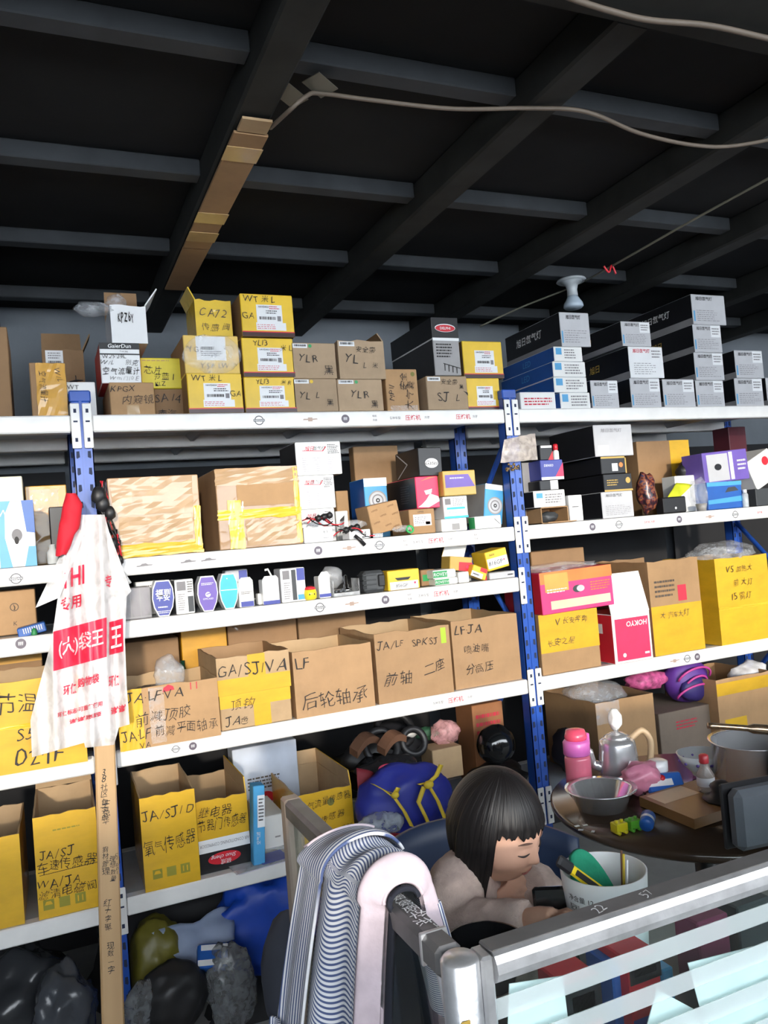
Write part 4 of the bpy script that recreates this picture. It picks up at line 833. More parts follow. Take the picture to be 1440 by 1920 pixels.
c3 = Carton('crimson box with a white border and raised white flap', (1150, 1222, 1148, 1240), -.02, .2, L4, WHG, 'spare_part_box', side=RED); c3.rect(.06, .05, .94, .90, PINK, 'crimson_panel').text('HOKYO', .62, .78, .11, WHG, thin=0, bold=.02, rot=180, lift=.003).disc(.25, .16, .008, WHG, name='round_mark').rect(.78, .13, .9, .17, WHG, 'mark', lift=.002)
c3.rect(.2, .6, .7, .8, WH, 'label', face='left')
c3.flap('f', .16, -14, [WHG, WHG], c3.h)
c = bin_('tall open kraft carton with yellow-taped lower half', (1220, 1315, 1048, 1220), .0, .32, L4, K, [('大 汽车大灯', .45, .42, .07, INKB)], inner=KD, flaps=(('hr', .33),)); c.rect(0, 0, 1, .52, TY, 'tape', lift=.001).rect(.55, .55, .72, .72, INKR, 'red_stamp').lines(.1, .6, .5, .8, 4, INKB)
c = bin_('tall yellow-taped open carton with bubble wrap heaped on top', (1346, 1445, 1042, 1206), -.01, .30, L4, TY, [('V5 加热大', .45, .86, .08), ('前 大灯', .5, .70, .08), ('1.5 雾灯', .45, .54, .08)]); c.rect(0, .40, 1, .43, TYB, 'tape', wave=.003, lift=.0016)
blob('bubble_wrap', 'grey bubble wrap heaped on the tall yellow carton', 'wrapping', ((c.X+.0, .10, c.z1+.012), (.15, .11, .05)), BUB, seed=31, sub=4)
Carton('dark carton at the back behind the pink lamp box', (1000, 1100, 1030, 1150), .30, .12, L4, KD)
# stickers on the beams ------------------------------------------------------
STK = paint('sticker_grey', (.10, .10, .11), .4)
def on_beam(bi, lv, px, py): 
    p = PY(px, py, -.0075); return Vector((p.x, -.0068, {1: L1, 2: L2, 3: L3, 4: L4, 5: L5}[lv]-.0015-.026 if bi else p.z)), BEAMS[bi, lv]
def ring_logo(bi, lv, px, py, r=.0155):
    o, pa = on_beam(bi, lv, px, py); b = MB(); n = 26
    ci = [(math.cos(2*math.pi*k/n), math.sin(2*math.pi*k/n)) for k in range(n)]
    b.add([o+EX*(x*r)+EZ*(y*r) for x, y in ci]+[o+EX*(x*r*.8)+EZ*(y*r*.8) for x, y in ci], [(k, (k+1) % n, n+(k+1) % n, n+k) for k in range(n)])
    q = o+Vector((0, -.0004, 0)); b.add([q+EX*(x*r*1.2)+EZ*(y*r*.26) for x, y in ((-1, -1), (1, -1), (1, 1), (-1, 1))], [(0, 1, 2, 3)])
    put_text(b, 'NISSAN', q+Vector((0, -.0004, 0)), EX, EZ, height=r*.34, width=r*2.1, bold=.02, slot=1); b.build('badge_sticker', [STK, WHG], pa, recalc=False)
def disc_logo(bi, lv, px, py, r=.0145):
    o, pa = on_beam(bi, lv, px, py); b = MB(); n = 24
    ci = [(math.cos(2*math.pi*k/n), math.sin(2*math.pi*k/n)) for k in range(n)]
    b.add([o+EX*(x*r)+EZ*(y*r) for x, y in ci], [list(range(n))]); q = o+Vector((0, -.0004, 0))
    for k in (-1, 0, 1): b.add([q+EX*(r*(x+k*.32))+EZ*(r*y) for x, y in ((-.14, .35), (.14, .42), (.10, -.1), (0, -.42), (-.14, -.2))], [(0, 1, 2, 3, 4)], 1)
    b.build('badge_sticker', [paint('badge_purple_grey', (.12, .10, .13), .4), SIL], pa, recalc=False)
def cross_logo(bi, lv, px, py, w=.026):
    o, pa = on_beam(bi, lv, px, py); b = MB(); P_ = [(-1, -.12), (-.3, -.12), (-.3, -.42), (.3, -.42), (.3, -.12), (1, .0), (.9, .2), (.3, .16), (.3, .42), (-.3, .42), (-.3, .16), (-.85, .16)]
    b.add([o+EX*(x*w)+EZ*(y*w*.6) for x, y in P_], [list(range(len(P_)))]); b.build('badge_sticker', paint('badge_tan', (.42, .30, .24), .4), pa, recalc=False)
def car_logo(bi, lv, px, py, w=.024):
    o, pa = on_beam(bi, lv, px, py); b = MB(); P_ = [(-1, -.2), (.9, -.05), (1, .12), (.4, .2), (.15, .5), (-.35, .42), (-.55, .12), (-1, .05)]
    b.add([o+EX*(x*w)+EZ*(y*w*.6) for x, y in P_], [list(range(len(P_)))]); b.build('car_outline_sticker', INKG, pa, recalc=False)
def word(bi, lv, px, py, s, h, mat, dz=0):
    o, pa = on_beam(bi, lv, px, py); b = MB(); put_text(b, s, o+Vector((0, 0, dz)), EX, EZ, height=h, bold=.01); b.build('lettering_sticker', mat, pa, recalc=False)
def slogan(bi, lv, px, py):
    word(bi, lv, px-33, py+3, '各种车型:', .010, INKG); word(bi, lv, px, py, '压缩机', .019, INKR); word(bi, lv, px+26, py-2, '冷凝', .010, INKG)
for lv, x, y in ((1, 486, 789), (2, 712, 1024), (3, 600, 1139)): ring_logo(1, lv, x, y)
for lv, x, y in ((1, 648, 788), (2, 597, 1034), (3, 723, 1126)): disc_logo(1, lv, x, y)
for lv, x, y in ((1, 582, 788), (2, 655, 1029), (3, 660, 1132)): cross_logo(1, lv, x, y)
for lv, x, y in ((1, 703, 786), (2, 760, 1020), (3, 768, 1118), (2, 893, 1008)): word(1, lv, x, y, '电机', .008, INKG, .008); word(1, lv, x, y, '风扇', .008, INKG, -.006)
for lv, x, y in ((1, 775, 787), (2, 818, 1016), (3, 828, 1113), (4, 855, 1312)): slogan(1, lv, x, y)
word(1, 1, 869, 785, '压缩机', .019, INKR); word(1, 1, 891, 784, '冷凝', .010, INKG)
for x, y in ((272, 1067), (354, 1058), (392, 1054)): car_logo(1, 2, x, y)
disc_logo(1, 4, 362, 1402, .012); ring_logo(1, 4, 330, 1409, .011)
ring_logo(0, 2, 30, 1085); disc_logo(0, 3, 39, 1207)
for lv, px, fn in ((2, 1111, disc_logo), (2, 1161, ring_logo), (2, 1275, disc_logo), (2, 1333, cross_logo), (2, 1381, ring_logo), (4, 1265, cross_logo), (4, 1289, ring_logo), (4, 1308, disc_logo)): fn(2, lv, px, {2: 985, 4: 1235}[lv])
word(2, 2, 1218, 980, '压缩机 冷凝', .010, INKR); word(2, 2, 1425, 963, '压缩机', .010, INKR)
# ------------------------------------------------------------------ bottom shelf
GST = paint('green_stamp', (.30, .27, .03), .6)
def care(c, u0, v0, mat=GST, s=.17):
    """the three handling stamps printed low on a bin"""
    for k in range(3): c.rect(u0+k*.25, v0, u0+k*.25+s, v0+.10, mat, 'handling_stamp')
    c.poly([(u0+.02, v0+.05), (u0+.15, v0+.05), (u0+.12, v0+.085), (u0+.05, v0+.085)], TY, 'umbrella_mark', lift=.0016); c.rect(u0+.54, v0+.02, u0+.56, v0+.08, TY, 'arrow_mark', lift=.0016); c.rect(u0+.61, v0+.02, u0+.63, v0+.08, TY, 'arrow_mark', lift=.0016)
bin_('yellow taped open bin with a plain face at the shelf end', (-62, 42, 1572, 1742), .005, .32, L5B, TY, rot=-1)
c = bin_('yellow open bin marked speed sensor beside the wooden stick', (66, 186, 1522, 1714), .0, .32, L5B, TY, [('JA/SJ', .35, .62, .09), ('车速传感器', .50, .50, .11), ('WA/JA', .32, .33, .085), ('滤清电磁阀', .46, .235, .10)], rot=-1, flaps=(('b', (.05, 5)),)); c.poly([(.05, .425), (.98, .44), (.98, .446), (.05, .43)], INK, 'pen_line'); care(c, .08, .08); c.lines(.3, .83, .8, .86, 1, GST)
c = bin_('yellow open bin marked JA/SJ/QD oxygen sensor', (266, 371, 1487, 1662), -.005, .34, L5, TY, [('JA/SJ/QD', .52, .80, .10), ('氧气传感器', .50, .48, .15, INK, 6)], rot=-1); care(c, .15, .12)
c = bin_('open bin with yellow top half and black foot, marked relay', (370, 467, 1495, 1613), .03, .32, L5, TY, [('继电器', .32, .84, .16), ('节器门传感器', .5, .66, .16)], flaps=(('r', (.05, -2)),))
c.rect(0, .28, 1, .46, WHG, 'white_band', lift=.001).rect(0, 0, 1, .28, BLK, 'black_band', lift=.001).text('AIR CONDITIONING COMPRESSOR', .52, .38, .045, INKG, thin=0, rot=180, lift=.002).disc(.48, .17, c.w*.32, RED, c.h*.085, lift=.0015).text('Shuo cheng', .46, .20, .07, WHG, thin=0, rot=180, lift=.003, shear=.3).text('硕成', .5, .12, .07, WHG, thin=0, rot=180, lift=.003)
c = Carton('tall slim blue box standing tilted beside the relay bin', (469, 491, 1474, 1598), -.01, .05, L5, LBL, 'spare_part_box', tilt=4); c.rect(.35, .48, .98, .88, WHG, 'white_label').lines(.45, .55, .9, .85, 7, INK).text('空气滤', .42, .35, .05, WH, rot=90)
c = Carton('white flat compressor box lying behind the slim blue box', (494, 536, 1528, 1590), .10, .22, L5, WH, 'spare_part_box', tilt=0); c.lines(.5, .3, .8, .4, 1)
c = Carton('large pale compressor box leaning at the back with a red oval', (440, 562, 1395, 1560), .34, .08, L5, paint('pale_blue_card', (.55, .60, .70), .45), 'spare_part_box'); c.disc(.47, .34, .03, RED, .022, name='oval_mark').lines(.2, .45, .7, .62, 4, INKB)
root = empty('plastic_folder', (PY(500, 1620, .0).x, .0, L5), 'clear plastic folder of printed sheets on the shelf edge', 'folder')
MB().box(-.10, .14, -.03, .12, 0, .004, mat=Matrix.Rotation(R(6), 4, 'Z')).build('sheets', paint('lilac_paper', (.55, .52, .62), .4), root); MB().box(-.11, .15, -.035, .125, .0045, .006, mat=Matrix.Rotation(R(6), 4, 'Z')).build('cover', film('folder_film', (.7, .74, .76), .4, .1, 8, .1), root); MB().box(-.02, .07, -.02, .06, .0062, .0068, mat=Matrix.Rotation(R(6), 4, 'Z')).build('print_panel', DBL, root)
c = bin_('yellow open bin marked air-flow sensor behind the glass partition', (560, 664, 1482, 1600), .02, .36, L5, TY, [('空气流量传感器', .5, .82, .15, INK, 6), ('传感器', .62, .52, .13, INK, 6), ('感器', .85, .25, .12)], flaps=(('b', (.05, 0)), ('r', (.05, -3))))
c.disc(.6, .78, .012, INKGR)
# loose spare parts at the end of the bottom shelf
MET = paint('rusty_metal', (.20, .10, .06), .5, metal=.3); DK = BLKM
r_ = random.Random(5)
PARTS = (('engine_mount', 'black rubber engine mount on the bottom shelf pile', DK), ('brake_shoe', 'rust-brown brake shoe on the bottom shelf pile', MET), ('hose', 'coiled black hose on the bottom shelf pile', DK))
def torus(bld, c, R_, r, n=22, m=8, rot=None):
    v = []; f = []; M = (rot or Matrix.Identity(4))
    for i in range(n):
        a = 2*math.pi*i/n
        for j in range(m):
            b2 = 2*math.pi*j/m; p = M @ Vector(((R_+r*math.cos(b2))*math.cos(a), (R_+r*math.cos(b2))*math.sin(a), r*math.sin(b2))); v.append(Vector(c)+p)
    for i in range(n):
        for j in range(m): f.append((i*m+j, ((i+1) % n)*m+j, ((i+1) % n)*m+(j+1) % m, i*m+(j+1) % m))
    bld.add(v, f, 0, True); return bld
def heap(name, label, cat, px, Y, rad, mat, seed, z=None, **k):
    p = PY(px[0], px[1], Y); return blob(name, label, cat, ((p.x, Y, p.z if z is None else z), rad), mat, seed=seed, **k)
for i, (x, y, YY, rr, lab) in enumerate(((740, 1368, .28, .07, 'large coiled black hose at the back of the bottom shelf'), (715, 1400, .16, .06, 'coiled black hose in the middle of the bottom shelf pile'), (775, 1390, .18, .045, 'small coiled black hose beside the upright tan carton'))):
    p = PY(x, y, YY); o = torus(MB(), (0, 0, 0), rr, .014, rot=Matrix.Rotation(R(50+10*i), 4, 'X')).build('hose', DK, loc=p); tag(o, lab, 'hose')
for i, (x, y, YY, lab) in enumerate(((684, 1392, .12, 'rust-brown bracket at the left of the hose pile'), (735, 1388, .10, 'rust-brown curved shoe in front of the hose pile'))):
    p = PY(x, y, YY); b = MB(); n = 10
    P_ = [(-.055+.011*k, .03*math.sin(math.pi*k/n)) for k in range(n+1)]; P_ += [(x_, z_-.028) for x_, z_ in P_[::-1]]
    b.prism(P_, -.02, .02); o = b.build('brake_shoe', MET, loc=p); o.rotation_euler = (R(20), R(-12), R(20)); tag(o, lab, 'metal part')
heap('parts_bag', 'black bag of parts filling the back of the bottom shelf', 'bag', (730, 1420), .30, (.20, .07, .12), DK, 41, sub=3)
heap('parts_bag', 'black wrapped bundle under the coiled hoses', 'bag', (720, 1440), .12, (.12, .07, .05), paint('black_film', (.02, .02, .022), .25), 42)
heap('plastic_bag', 'clear and red printed plastic bag on the tan carton', 'bag', (835, 1375), .22, (.06, .04, .05), film('pink_film', (.85, .45, .45), .5, .2, 30, .5), 43)
c = Carton('tan carton upright under the clear and red plastic bag', (812, 868, 1402, 1460), .14, .1, None, KL)
heap('paper_sheet', 'torn white label sheet among the black hoses', 'paper', (770, 1372), .24, (.03, .02, .02), WH, 44)
heap('green_pouch', 'dark green pouch behind the small coiled hose', 'pouch', (800, 1375), .27, (.05, .03, .025), paint('dark_green_cloth', (.03, .10, .05), .6), 45)
heap('card', 'pink card lying before the black hoses', 'card', (722, 1440), .05, (.026, .004, .014), PINK, 46, crumple=.05)

c = Carton('orange-brown carton with red print at the back of the bottom shelf', (888, 946, 1318, 1420), .24, .14, L5, kraft('orange_board', (.36, .15, .06))); c.lines(.1, .6, .9, .9, 3, INKR)
heap('visor_helmet', 'glossy black round helmet shape on the bottom shelf near the post', 'helmet', (930, 1395), .12, (.075, .07, .075), paint('gloss_black_shell', (.008, .009, .010), .08, coat=.6), 47, crumple=.04)
heap('dark_bundle', 'black bundle on the shelf beneath the black helmet', 'bundle', (930, 1455), .14, (.12, .07, .05), DK, 48)
heap('dark_bundle', 'dark navy bundle beside the worn kraft carton', 'bundle', (1066, 1405), .12, (.06, .07, .085), paint('navy_bundle', (.012, .014, .022), .6), 49)
# ------------------------------------------------------------------ carrier bags, red cloth, stick, cables
BAGM = film('carrier_bag_plastic', (.92, .90, .90), .8, .3, 14, .25); BAGR = paint('bag_red_print', (.78, .03, .08), .4)
def bagsurf(px, py, lift=0, k=1.0):
    Y = -.095-.020*math.sin(px*.085+py*.004)*min(1, max(0, (py-960)/200))*k-.014*math.sin(px*.19-py*.009)-.00006*(py-950)-lift
    return PY(px, py, Y)
def prof(rows, t):
    for (a, b_) in zip(rows[:-1], rows[1:]):
        if a[0] <= t <= b_[0]:
            k = (t-a[0])/(b_[0]-a[0]); return a[1]+(b_[1]-a[1])*k, a[2]+(b_[2]-a[2])*k
    return rows[-1][1], rows[-1][2]
def carrier(label, rows, slant, handles, prints):
    o0 = PY(165, 960, -.09); root = empty('carrier_bag', o0, label, 'bag', 'white carrier bags on the post'); y0, y1 = rows[0][0], rows[-1][0]; b = MB()
    def fn(u, v):
        y = y0+(y1-y0)*v; xl, xr = prof(rows, y); x = xl+(xr-xl)*u; y += slant*(x-xl)*max(0, v-.5)*2
        return bagsurf(x, y)-o0
    def fb(u, v): p = fn(u, v)+o0; return p+Vector((0, .030*math.sin(math.pi*u)+.006, 0))-o0
    b.grid(fn, 28, 36); b.grid(fb, 14, 20); b.build('film', BAGM, root)
    for h in handles:
        b = MB(); q = h
        b.grid(lambda u, v: bagsurf(*(Vector(q[0]).lerp(Vector(q[1]), u).lerp(Vector(q[3]).lerp(Vector(q[2]), u), v)), .012)-o0, 6, 6); b.build('handle', BAGM, root)
    for kind, cx, cy, wd, ht, s in prints:
        b = MB()
        if kind == 'rect': b.grid(lambda u, v: bagsurf(cx+(u-.5)*wd, cy+(v-.5)*ht-.27*(u-.5)*wd, .004)-o0, 16, 8)
        else: put_text(b, s, (0, 0, 0), EX, EZ, height=ht, width=wd, bold=.02, fn=lambda X, Y: bagsurf(cx+X, cy-Y-.27*X, .0075 if kind == 'white' else .0055)-o0)
        b.build({'rect': 'red_panel'}.get(kind, 'lettering'), WHG if kind == 'white' else BAGR, root, recalc=False)
    return root
carrier('white carrier bag with a wide red panel, hung from the post', [(965, 150, 180), (1040, 126, 192), (1110, 110, 203), (1200, 97, 206), (1300, 70, 210), (1350, 57, 213), (1420, 60, 214)], -.28,
    [((140, 985), (158, 1000), (112, 1120), (66, 1140))],
    [('t', 136, 1082, 44, 36, 'THI'), ('t', 133, 1130, 38, 26, '专用'), ('rect', 150, 1208, 100, 74, ''), ('white', 152, 1206, 84, 38, '(大)袋王'), ('t', 132, 1292, 26, 20, '环保'), ('t', 166, 1276, 40, 18, '购物袋'), ('t', 150, 1330, 84, 10, '环保标志·可重复使用'), ('t', 160, 1346, 60, 9, '谢谢惠顾')])
carrier('narrower white carrier bag folded beside the wide red-panelled one', [(965, 172, 196), (1040, 188, 216), (1110, 196, 238), (1200, 202, 234), (1300, 206, 238), (1368, 210, 243)], -.3,
    [((196, 985), (206, 1000), (246, 1108), (220, 1140))],
    [('t', 203, 1090, 12, 24, '专'), ('rect', 218, 1194, 26, 62, ''), ('white', 218, 1194, 20, 40, '王'), ('t', 214, 1276, 20, 22, '环保'), ('t', 222, 1330, 28, 14, '谢谢')])
carrier('plain rear carrier bag with its tail hanging over the wooden stick', [(1000, 160, 196), (1200, 150, 222), (1360, 150, 226), (1402, 160, 214)], -.1, [], [])
RCL = paint('red_cloth', (.70, .012, .03), .75, bump=.4)
o0 = PY(140, 985, -.13); b = MB(); rows = [(926, 124, 142), (945, 118, 155), (985, 111, 150), (1015, 106, 137), (1040, 104, 124)]
def rc(u, v):
    y = 926+114*v; xl, xr = prof(rows, y); a = 2*math.pi*u; x = (xl+xr)/2+(xr-xl)/2*math.cos(a); n = noise.noise(Vector((x*.06, y*.05, 1)))
    return PY(x, y+6*n, -.13-.022*math.sin(a)+.006*n)-o0
tag(b.grid(rc, 24, 18, closed=True).build('red_cloth', RCL, loc=o0), 'bright red cloth tied round the post above the carrier bags', 'cloth')
# black and red cables over the shelf edge
root = empty('cable_bundle', PY(205, 980, -.03), 'black and red automotive cables with plugs hanging by the post', 'cable'); o0 = root.location.copy(); r_ = random.Random(2)
for k in range(9):
    pts = []; ph = r_.uniform(0, 3)
    for t in range(13):
        f_ = t/12; pts.append(PY(186+f_*34+8*math.sin(f_*7+ph)+r_.uniform(-1, 1), 902+f_*(120+r_.uniform(0, 40)), -.035-.02*r_.random())-o0)
    MB().tube(pts, .0028, 6).build('wire', RED if k % 3 == 1 else BLKM, root)
for (x, y, rr) in ((185, 930, .022), (192, 945, .020), (206, 962, .016), (211, 1020, .014), (224, 1050, .012)):
    p = PY(x, y, -.05)-o0; MB().ico(p, (rr, rr*.8, rr*1.3), 2, fn=lambda d: 1+.25*noise.noise(d*3)).build('plug', BLKM, root)
p = PY(211, 1019, -.065)-o0; MB().ico(p, (.004, .003, .004), 1).build('green_mark', GRN, root)
a_, b_ = PY(228, 1070, -.05), PY(244, 1094, -.055); MB().tube([a_-o0, b_-o0], .005, 8).build('clear_sleeve', film('sleeve_film', (.8, .8, .8), .6, .1), root)
# wooden stick leaning on the post
def wood():
    m, nt, p = _new('pale_planed_wood'); n = _noise(nt, 7, 6, stretch=(1, 1, .08), dist=.8); r = _ramp(nt, n.outputs['Fac'], [(.3, (.42, .25, .11)), (.55, (.55, .35, .17)), (.75, (.62, .42, .22))]); nt.links.new(r.outputs[0], p.inputs['Base Color']); p.inputs['Roughness'].default_value = .6; return m
T, B_ = PY(196, 1385, -.085), PY(212, 1920, -.34); dv = (T-B_).normalized(); foot = B_-dv*(B_.z/dv.z); L_ = (T-foot).length
root = empty('wooden_stick', foot, 'planed wooden stick with marker writing leaning on the post', 'stick'); root.rotation_euler = dv.to_track_quat('Z', 'Y').to_euler()
ang = 0; M_ = (dv.to_track_quat('Z', 'Y').to_matrix()); loc_y = M_.inverted() @ Vector((.05, -1, 0)); az = math.atan2(-loc_y.x, loc_y.y) - math.pi
RZ = Matrix.Rotation(az, 4, 'Z')
MB().box(-.027, .027, -.010, .010, 0, L_, bev=.004, mat=RZ).build('shaft', wood(), root)
y_ = L_-.03; s_ = (B_-foot).length
def stick_text(t, zc, h, dx=0, thin=.0):
    b = MB(); hand_text(b, t, dx, 0, h, 1, thin, vertical=True); b.v = [tuple(RZ @ Vector((p[0], -.0108, p[1]+zc))) for p in b.v]; b.build('handwriting', INK, root, recalc=False)
span = L_-s_
stick_text('38社区包字邮', L_-.12*span/.52*1.0, .018, -.006); stick_text('王总华', L_-.30*span, .020, -.004)
stick_text('钢材管理', L_-.47*span, .017, -.008); stick_text('理想数量', L_-.50*span, .014, .010); stick_text('红十字聚', L_-.66*span, .018, -.006); stick_text('现数一字', L_-.80*span, .016, -.002); stick_text('C2.001', L_-.48*span, .008, .021)
# ------------------------------------------------------------------ goods on the floor under the shelves
DFILM = paint('dark_wrapped_film', (.03, .032, .036), .22, bump=.5, scale=6)
heap('wrapped_bundle', 'large dark plastic-wrapped bundle under the left bay', 'bundle', (30, 1880), .16, (.16, .13, .15), DFILM, 51, sub=4)
heap('wrapped_bundle', 'dark plastic-wrapped bundle behind the wooden stick', 'bundle', (118, 1900), -.03, (.085, .10, .13), paint('dark_grey_film', (.05, .055, .065), .25, bump=.5, scale=8), 52, sub=4)
heap('plastic_bag', 'olive yellow plastic bag slumped on the floor', 'bag', (292, 1800), .10, (.085, .09, .13), paint('olive_bag', (.16, .14, .02), .4, bump=.2), 53, sub=4, crumple=.15)
folded('cloth_sheet', 'pale blue cloth spread between the olive bag and blue sack', 'cloth', (PY(285, 1748, .05), PY(345, 1812, .02), PY(440, 1760, .06), PY(435, 1695, .16)), paint('pale_blue_cloth', (.30, .36, .50), .6), amp=.02)
heap('woven_sack', 'large blue woven sack under the bottom shelf', 'sack', (505, 1730), .17, (.20, .08, .17), paint('blue_sack', (.01, .06, .42), .45, bump=.3), 54, sub=4)
root = empty('printed_pack', PY(398, 1795, -.02), 'blue and white printed pack lying on the floor goods', 'pack'); root.rotation_euler = (R(-50), R(8), R(-6))
MB().box(-.045, .045, -.02, .02, -.035, .035, bev=.006).build('pouch', BLU, root); MB().box(-.045, .045, -.0215, -.0195, -.032, -.015).build('white_band', WHG, root); MB().box(-.035, .045, -.0215, -.0195, .012, .028).build('white_band', WHG, root)
heap('pouch', 'matt black pouch with a small blue tag on the floor', 'pouch', (325, 1870), -.05, (.10, .07, .10), BLKM, 55, sub=4, crumple=.12)
heap('bubble_wrap', 'grey lump of bubble wrap standing among the floor goods', 'wrapping', (432, 1850), -.05, (.07, .06, .13), film('dull_bubble', (.20, .21, .22), .8, .25, 45, .3), 56, sub=4)
heap('bubble_wrap', 'bubble wrap roll at the foot of the blue post', 'wrapping', (268, 1900), -.06, (.05, .045, .09), film('dull_bubble', (.20, .21, .22), .8, .25, 45, .3), 57)
heap('dark_bundle', 'black bundle filling the space behind the bubble wrap', 'bundle', (500, 1900), .12, (.20, .07, .12), paint('black_cloth', (.014, .014, .016), .8), 58, sub=3)
heap('grey_cushion', 'dark grey cushion beside the glass partition', 'cushion', (548, 1830), -.22, (.09, .06, .19), paint('slate_cloth', (.055, .062, .085), .8), 59, sub=3, crumple=.05)
heap('dark_bundle', 'black bundle deep under the middle bay', 'bundle', (350, 1790), .32, (.30, .05, .2), paint('black_cloth', (.014, .014, .016), .8), 60, sub=3)
# ------------------------------------------------------------------ bottom shelf of the far bay
c = bin_('large worn kraft carton filled with bubble wrap behind the kettle', (1122, 1232, 1308, 1470), .0, .34, L5, K, inner=KD); c.rect(0, .72, .4, 1, CLR, 'clear_tape', wave=.002)
blob('bubble_wrap', 'grey bubble wrap heaped in the worn kraft carton', 'wrapping', ((c.X-.02, .16, c.z1-.01), (.12, .13, .06)), BUB, seed=71)
c = Carton('greyish carton with faded red marks behind the jar and bowl', (1240, 1342, 1328, 1470), .03, .3, L5, kraft('grey_board', (.22, .17, .13))); c.lines(.3, .6, .7, .8, 3, INKR)
gz = c.z1
c = bin_('yellow and brown open carton at the end of the bottom row', (1350, 1452, 1265, 1460), -.02, .3, L5, K, inner=KD); c.rect(0, .78, 1, .95, TY, 'tape', lift=.001).rect(.1, .1, .5, .45, TY, 'tape', lift=.001)
heap('plastic_bag', 'white plastic bag knotted on the end carton', 'bag', (1405, 1262), .08, (.10, .05, .05), BAGM, 72)
# purple backpack
BPK = paint('purple_nylon', (.10, .03, .26), .55, bump=.2); PKT = paint('pink_trim', (.55, .06, .30), .5)
p = PY(1287, 1290, .13); root = empty('backpack', (p.x, .13, gz+.002), 'purple child backpack with pink piping on the greyish carton', 'backpack')
b = MB().ico((0, 0, .085), (.105, .07, .105), 3, fn=lambda d: 1+.08*noise.noise(d*3)-.05*max(0, -d.z)); b.v = [(x, y, max(z, .001)) for x, y, z in b.v]; b.build('body', BPK, root)
MB().ico((.0, -.055, .06), (.085, .03, .055), 2).build('front_pocket', paint('navy_nylon', (.03, .02, .14), .55), root)
for k, (rx, zc) in enumerate(((.085, .10), (.06, .065), (.10, .03))):
    MB().tube([(rx*math.cos(a), -.05-.035*math.sin(max(a, .01)) , zc+.05*math.sin(a)) for a in [math.pi*t/14 for t in range(15)]], .005, 6).build('piping', PKT, root)
heap('floral_bag', 'pink floral cloth bag behind the backpack', 'bag', (1212, 1275), .16, (.10, .05, .04), paint('pink_floral', (.45, .08, .22), .6, mottle=.6, scale=40), 74)
# ------------------------------------------------------------------ blue drawstring bag beside the child
NB = paint('royal_blue_nylon', (.015, .025, .26), .5, bump=.25); YS = paint('mustard_webbing', (.62, .45, .03), .6)
p = PY(765, 1510, -.08); root = empty('drawstring_bag', (p.x, -.08, L5+.02), 'royal blue bag with knotted mustard straps beside the seated child', 'bag')
b = MB().ico((0, .03, .10), (.165, .09, .12), 4, fn=lambda d: 1+.12*noise.noise(d*2.4+Vector((3, 1, 0)))+.05*noise.noise(d*6)); b.v = [(x, y, max(z, 0)) for x, y, z in b.v]; b.build('body', NB, root)
MB().tube([(-.12, -.05, .02), (-.05, -.075, .012), (.05, -.075, .01), (.13, -.05, .03)], .018, 8).build('red_trim', paint('maroon_nylon', (.28, .015, .03), .5), root)
def strap(pts, w=.007):
    b = MB(); P_ = [Vector(q) for q in pts]; v = []
    for q in P_: v += [q+Vector((-w, 0, .003)), q+Vector((w, 0, -.003)), q+Vector((w, .004, -.003)), q+Vector((-w, .004, .003))]
    f = []
    for k in range(len(P_)-1):
        for j in range(4): f.append((k*4+j, k*4+(j+1) % 4, k*4+4+(j+1) % 4, k*4+4+j))
    b.add(v, f, 0, True); b.build('strap', YS, root)
strap([(-.13, -.03, .19), (-.10, -.06, .17), (-.075, -.075, .145), (-.05, -.085, .10), (-.03, -.088, .05)]); strap([(-.09, -.06, .165), (-.075, -.08, .16), (-.06, -.075, .175)])
strap([(.02, -.06, .165), (.05, -.075, .17), (.08, -.07, .185), (.11, -.05, .21)]); strap([(.03, -.075, .16), (.0, -.088, .12), (.02, -.09, .07), (.035, -.088, .03)]); strap([(.05, -.075, .155), (.07, -.085, .11), (.09, -.085, .05)])
MB().ico((.045, -.078, .165), (.018, .012, .014), 2).build('knot', YS, root); MB().ico((-.075, -.078, .155), (.014, .01, .011), 2).build('knot', YS, root); MB().box(.015, .06, -.096, -.088, .0, .04, bev=.006).build('buckle', YS, root)
heap('plastic_bag', 'crumpled clear plastic below the royal blue bag', 'bag', (715, 1545), -.12, (.075, .05, .04), film('grey_clear', (.5, .56, .6), .5, .15, 30, .7), 76)
folded('red_cloth', 'dark red cloth under the royal blue bag', 'cloth', (PY(668, 1440, .0), PY(676, 1560, -.06), PY(700, 1560, -.06), PY(700, 1450, .0)), paint('maroon_cloth', (.18, .01, .02), .7), amp=.01)
# ------------------------------------------------------------------ cables and bulb on the ceiling
CAB = paint('dusty_cable', (.13, .10, .075), .6)
def smooth(pts, n=6):
    P_ = [Vector(p) for p in pts]; out = []
    for i in range(len(P_)-1):
        p0, p1, p2, p3 = P_[max(i-1, 0)], P_[i], P_[i+1], P_[min(i+2, len(P_)-1)]
        for k in range(n):
            t = k/n; out.append(.5*((2*p1)+(p2-p0)*t+(2*p0-5*p1+4*p2-p3)*t*t+(3*p1-p0-3*p2+p3)*t**3))
    out.append(P_[-1]); return out
c1 = [PZ(x, y, z_) for x, y, z_ in ((507, 240, 2.445), (545, 205, 2.43), (575, 180, 2.46), (600, 175, 2.47), (700, 188, 2.45), (850, 204, 2.44), (1000, 203, 2.444), (1100, 210, 2.43), (1200, 250, 2.42), (1300, 272, 2.42), (1380, 273, 2.43), (1500, 250, 2.44))]
tag(MB().tube(smooth(c1), .0048, 8).build('ceiling_cable', CAB), 'dusty tan cable sagging from beam to beam', 'cable')
c2 = [PZ(x, y, 2.43) for x, y in ((1000, -30), (1080, 0), (1150, 22), (1220, 38), (1330, 48), (1440, 72), (1560, 100))]
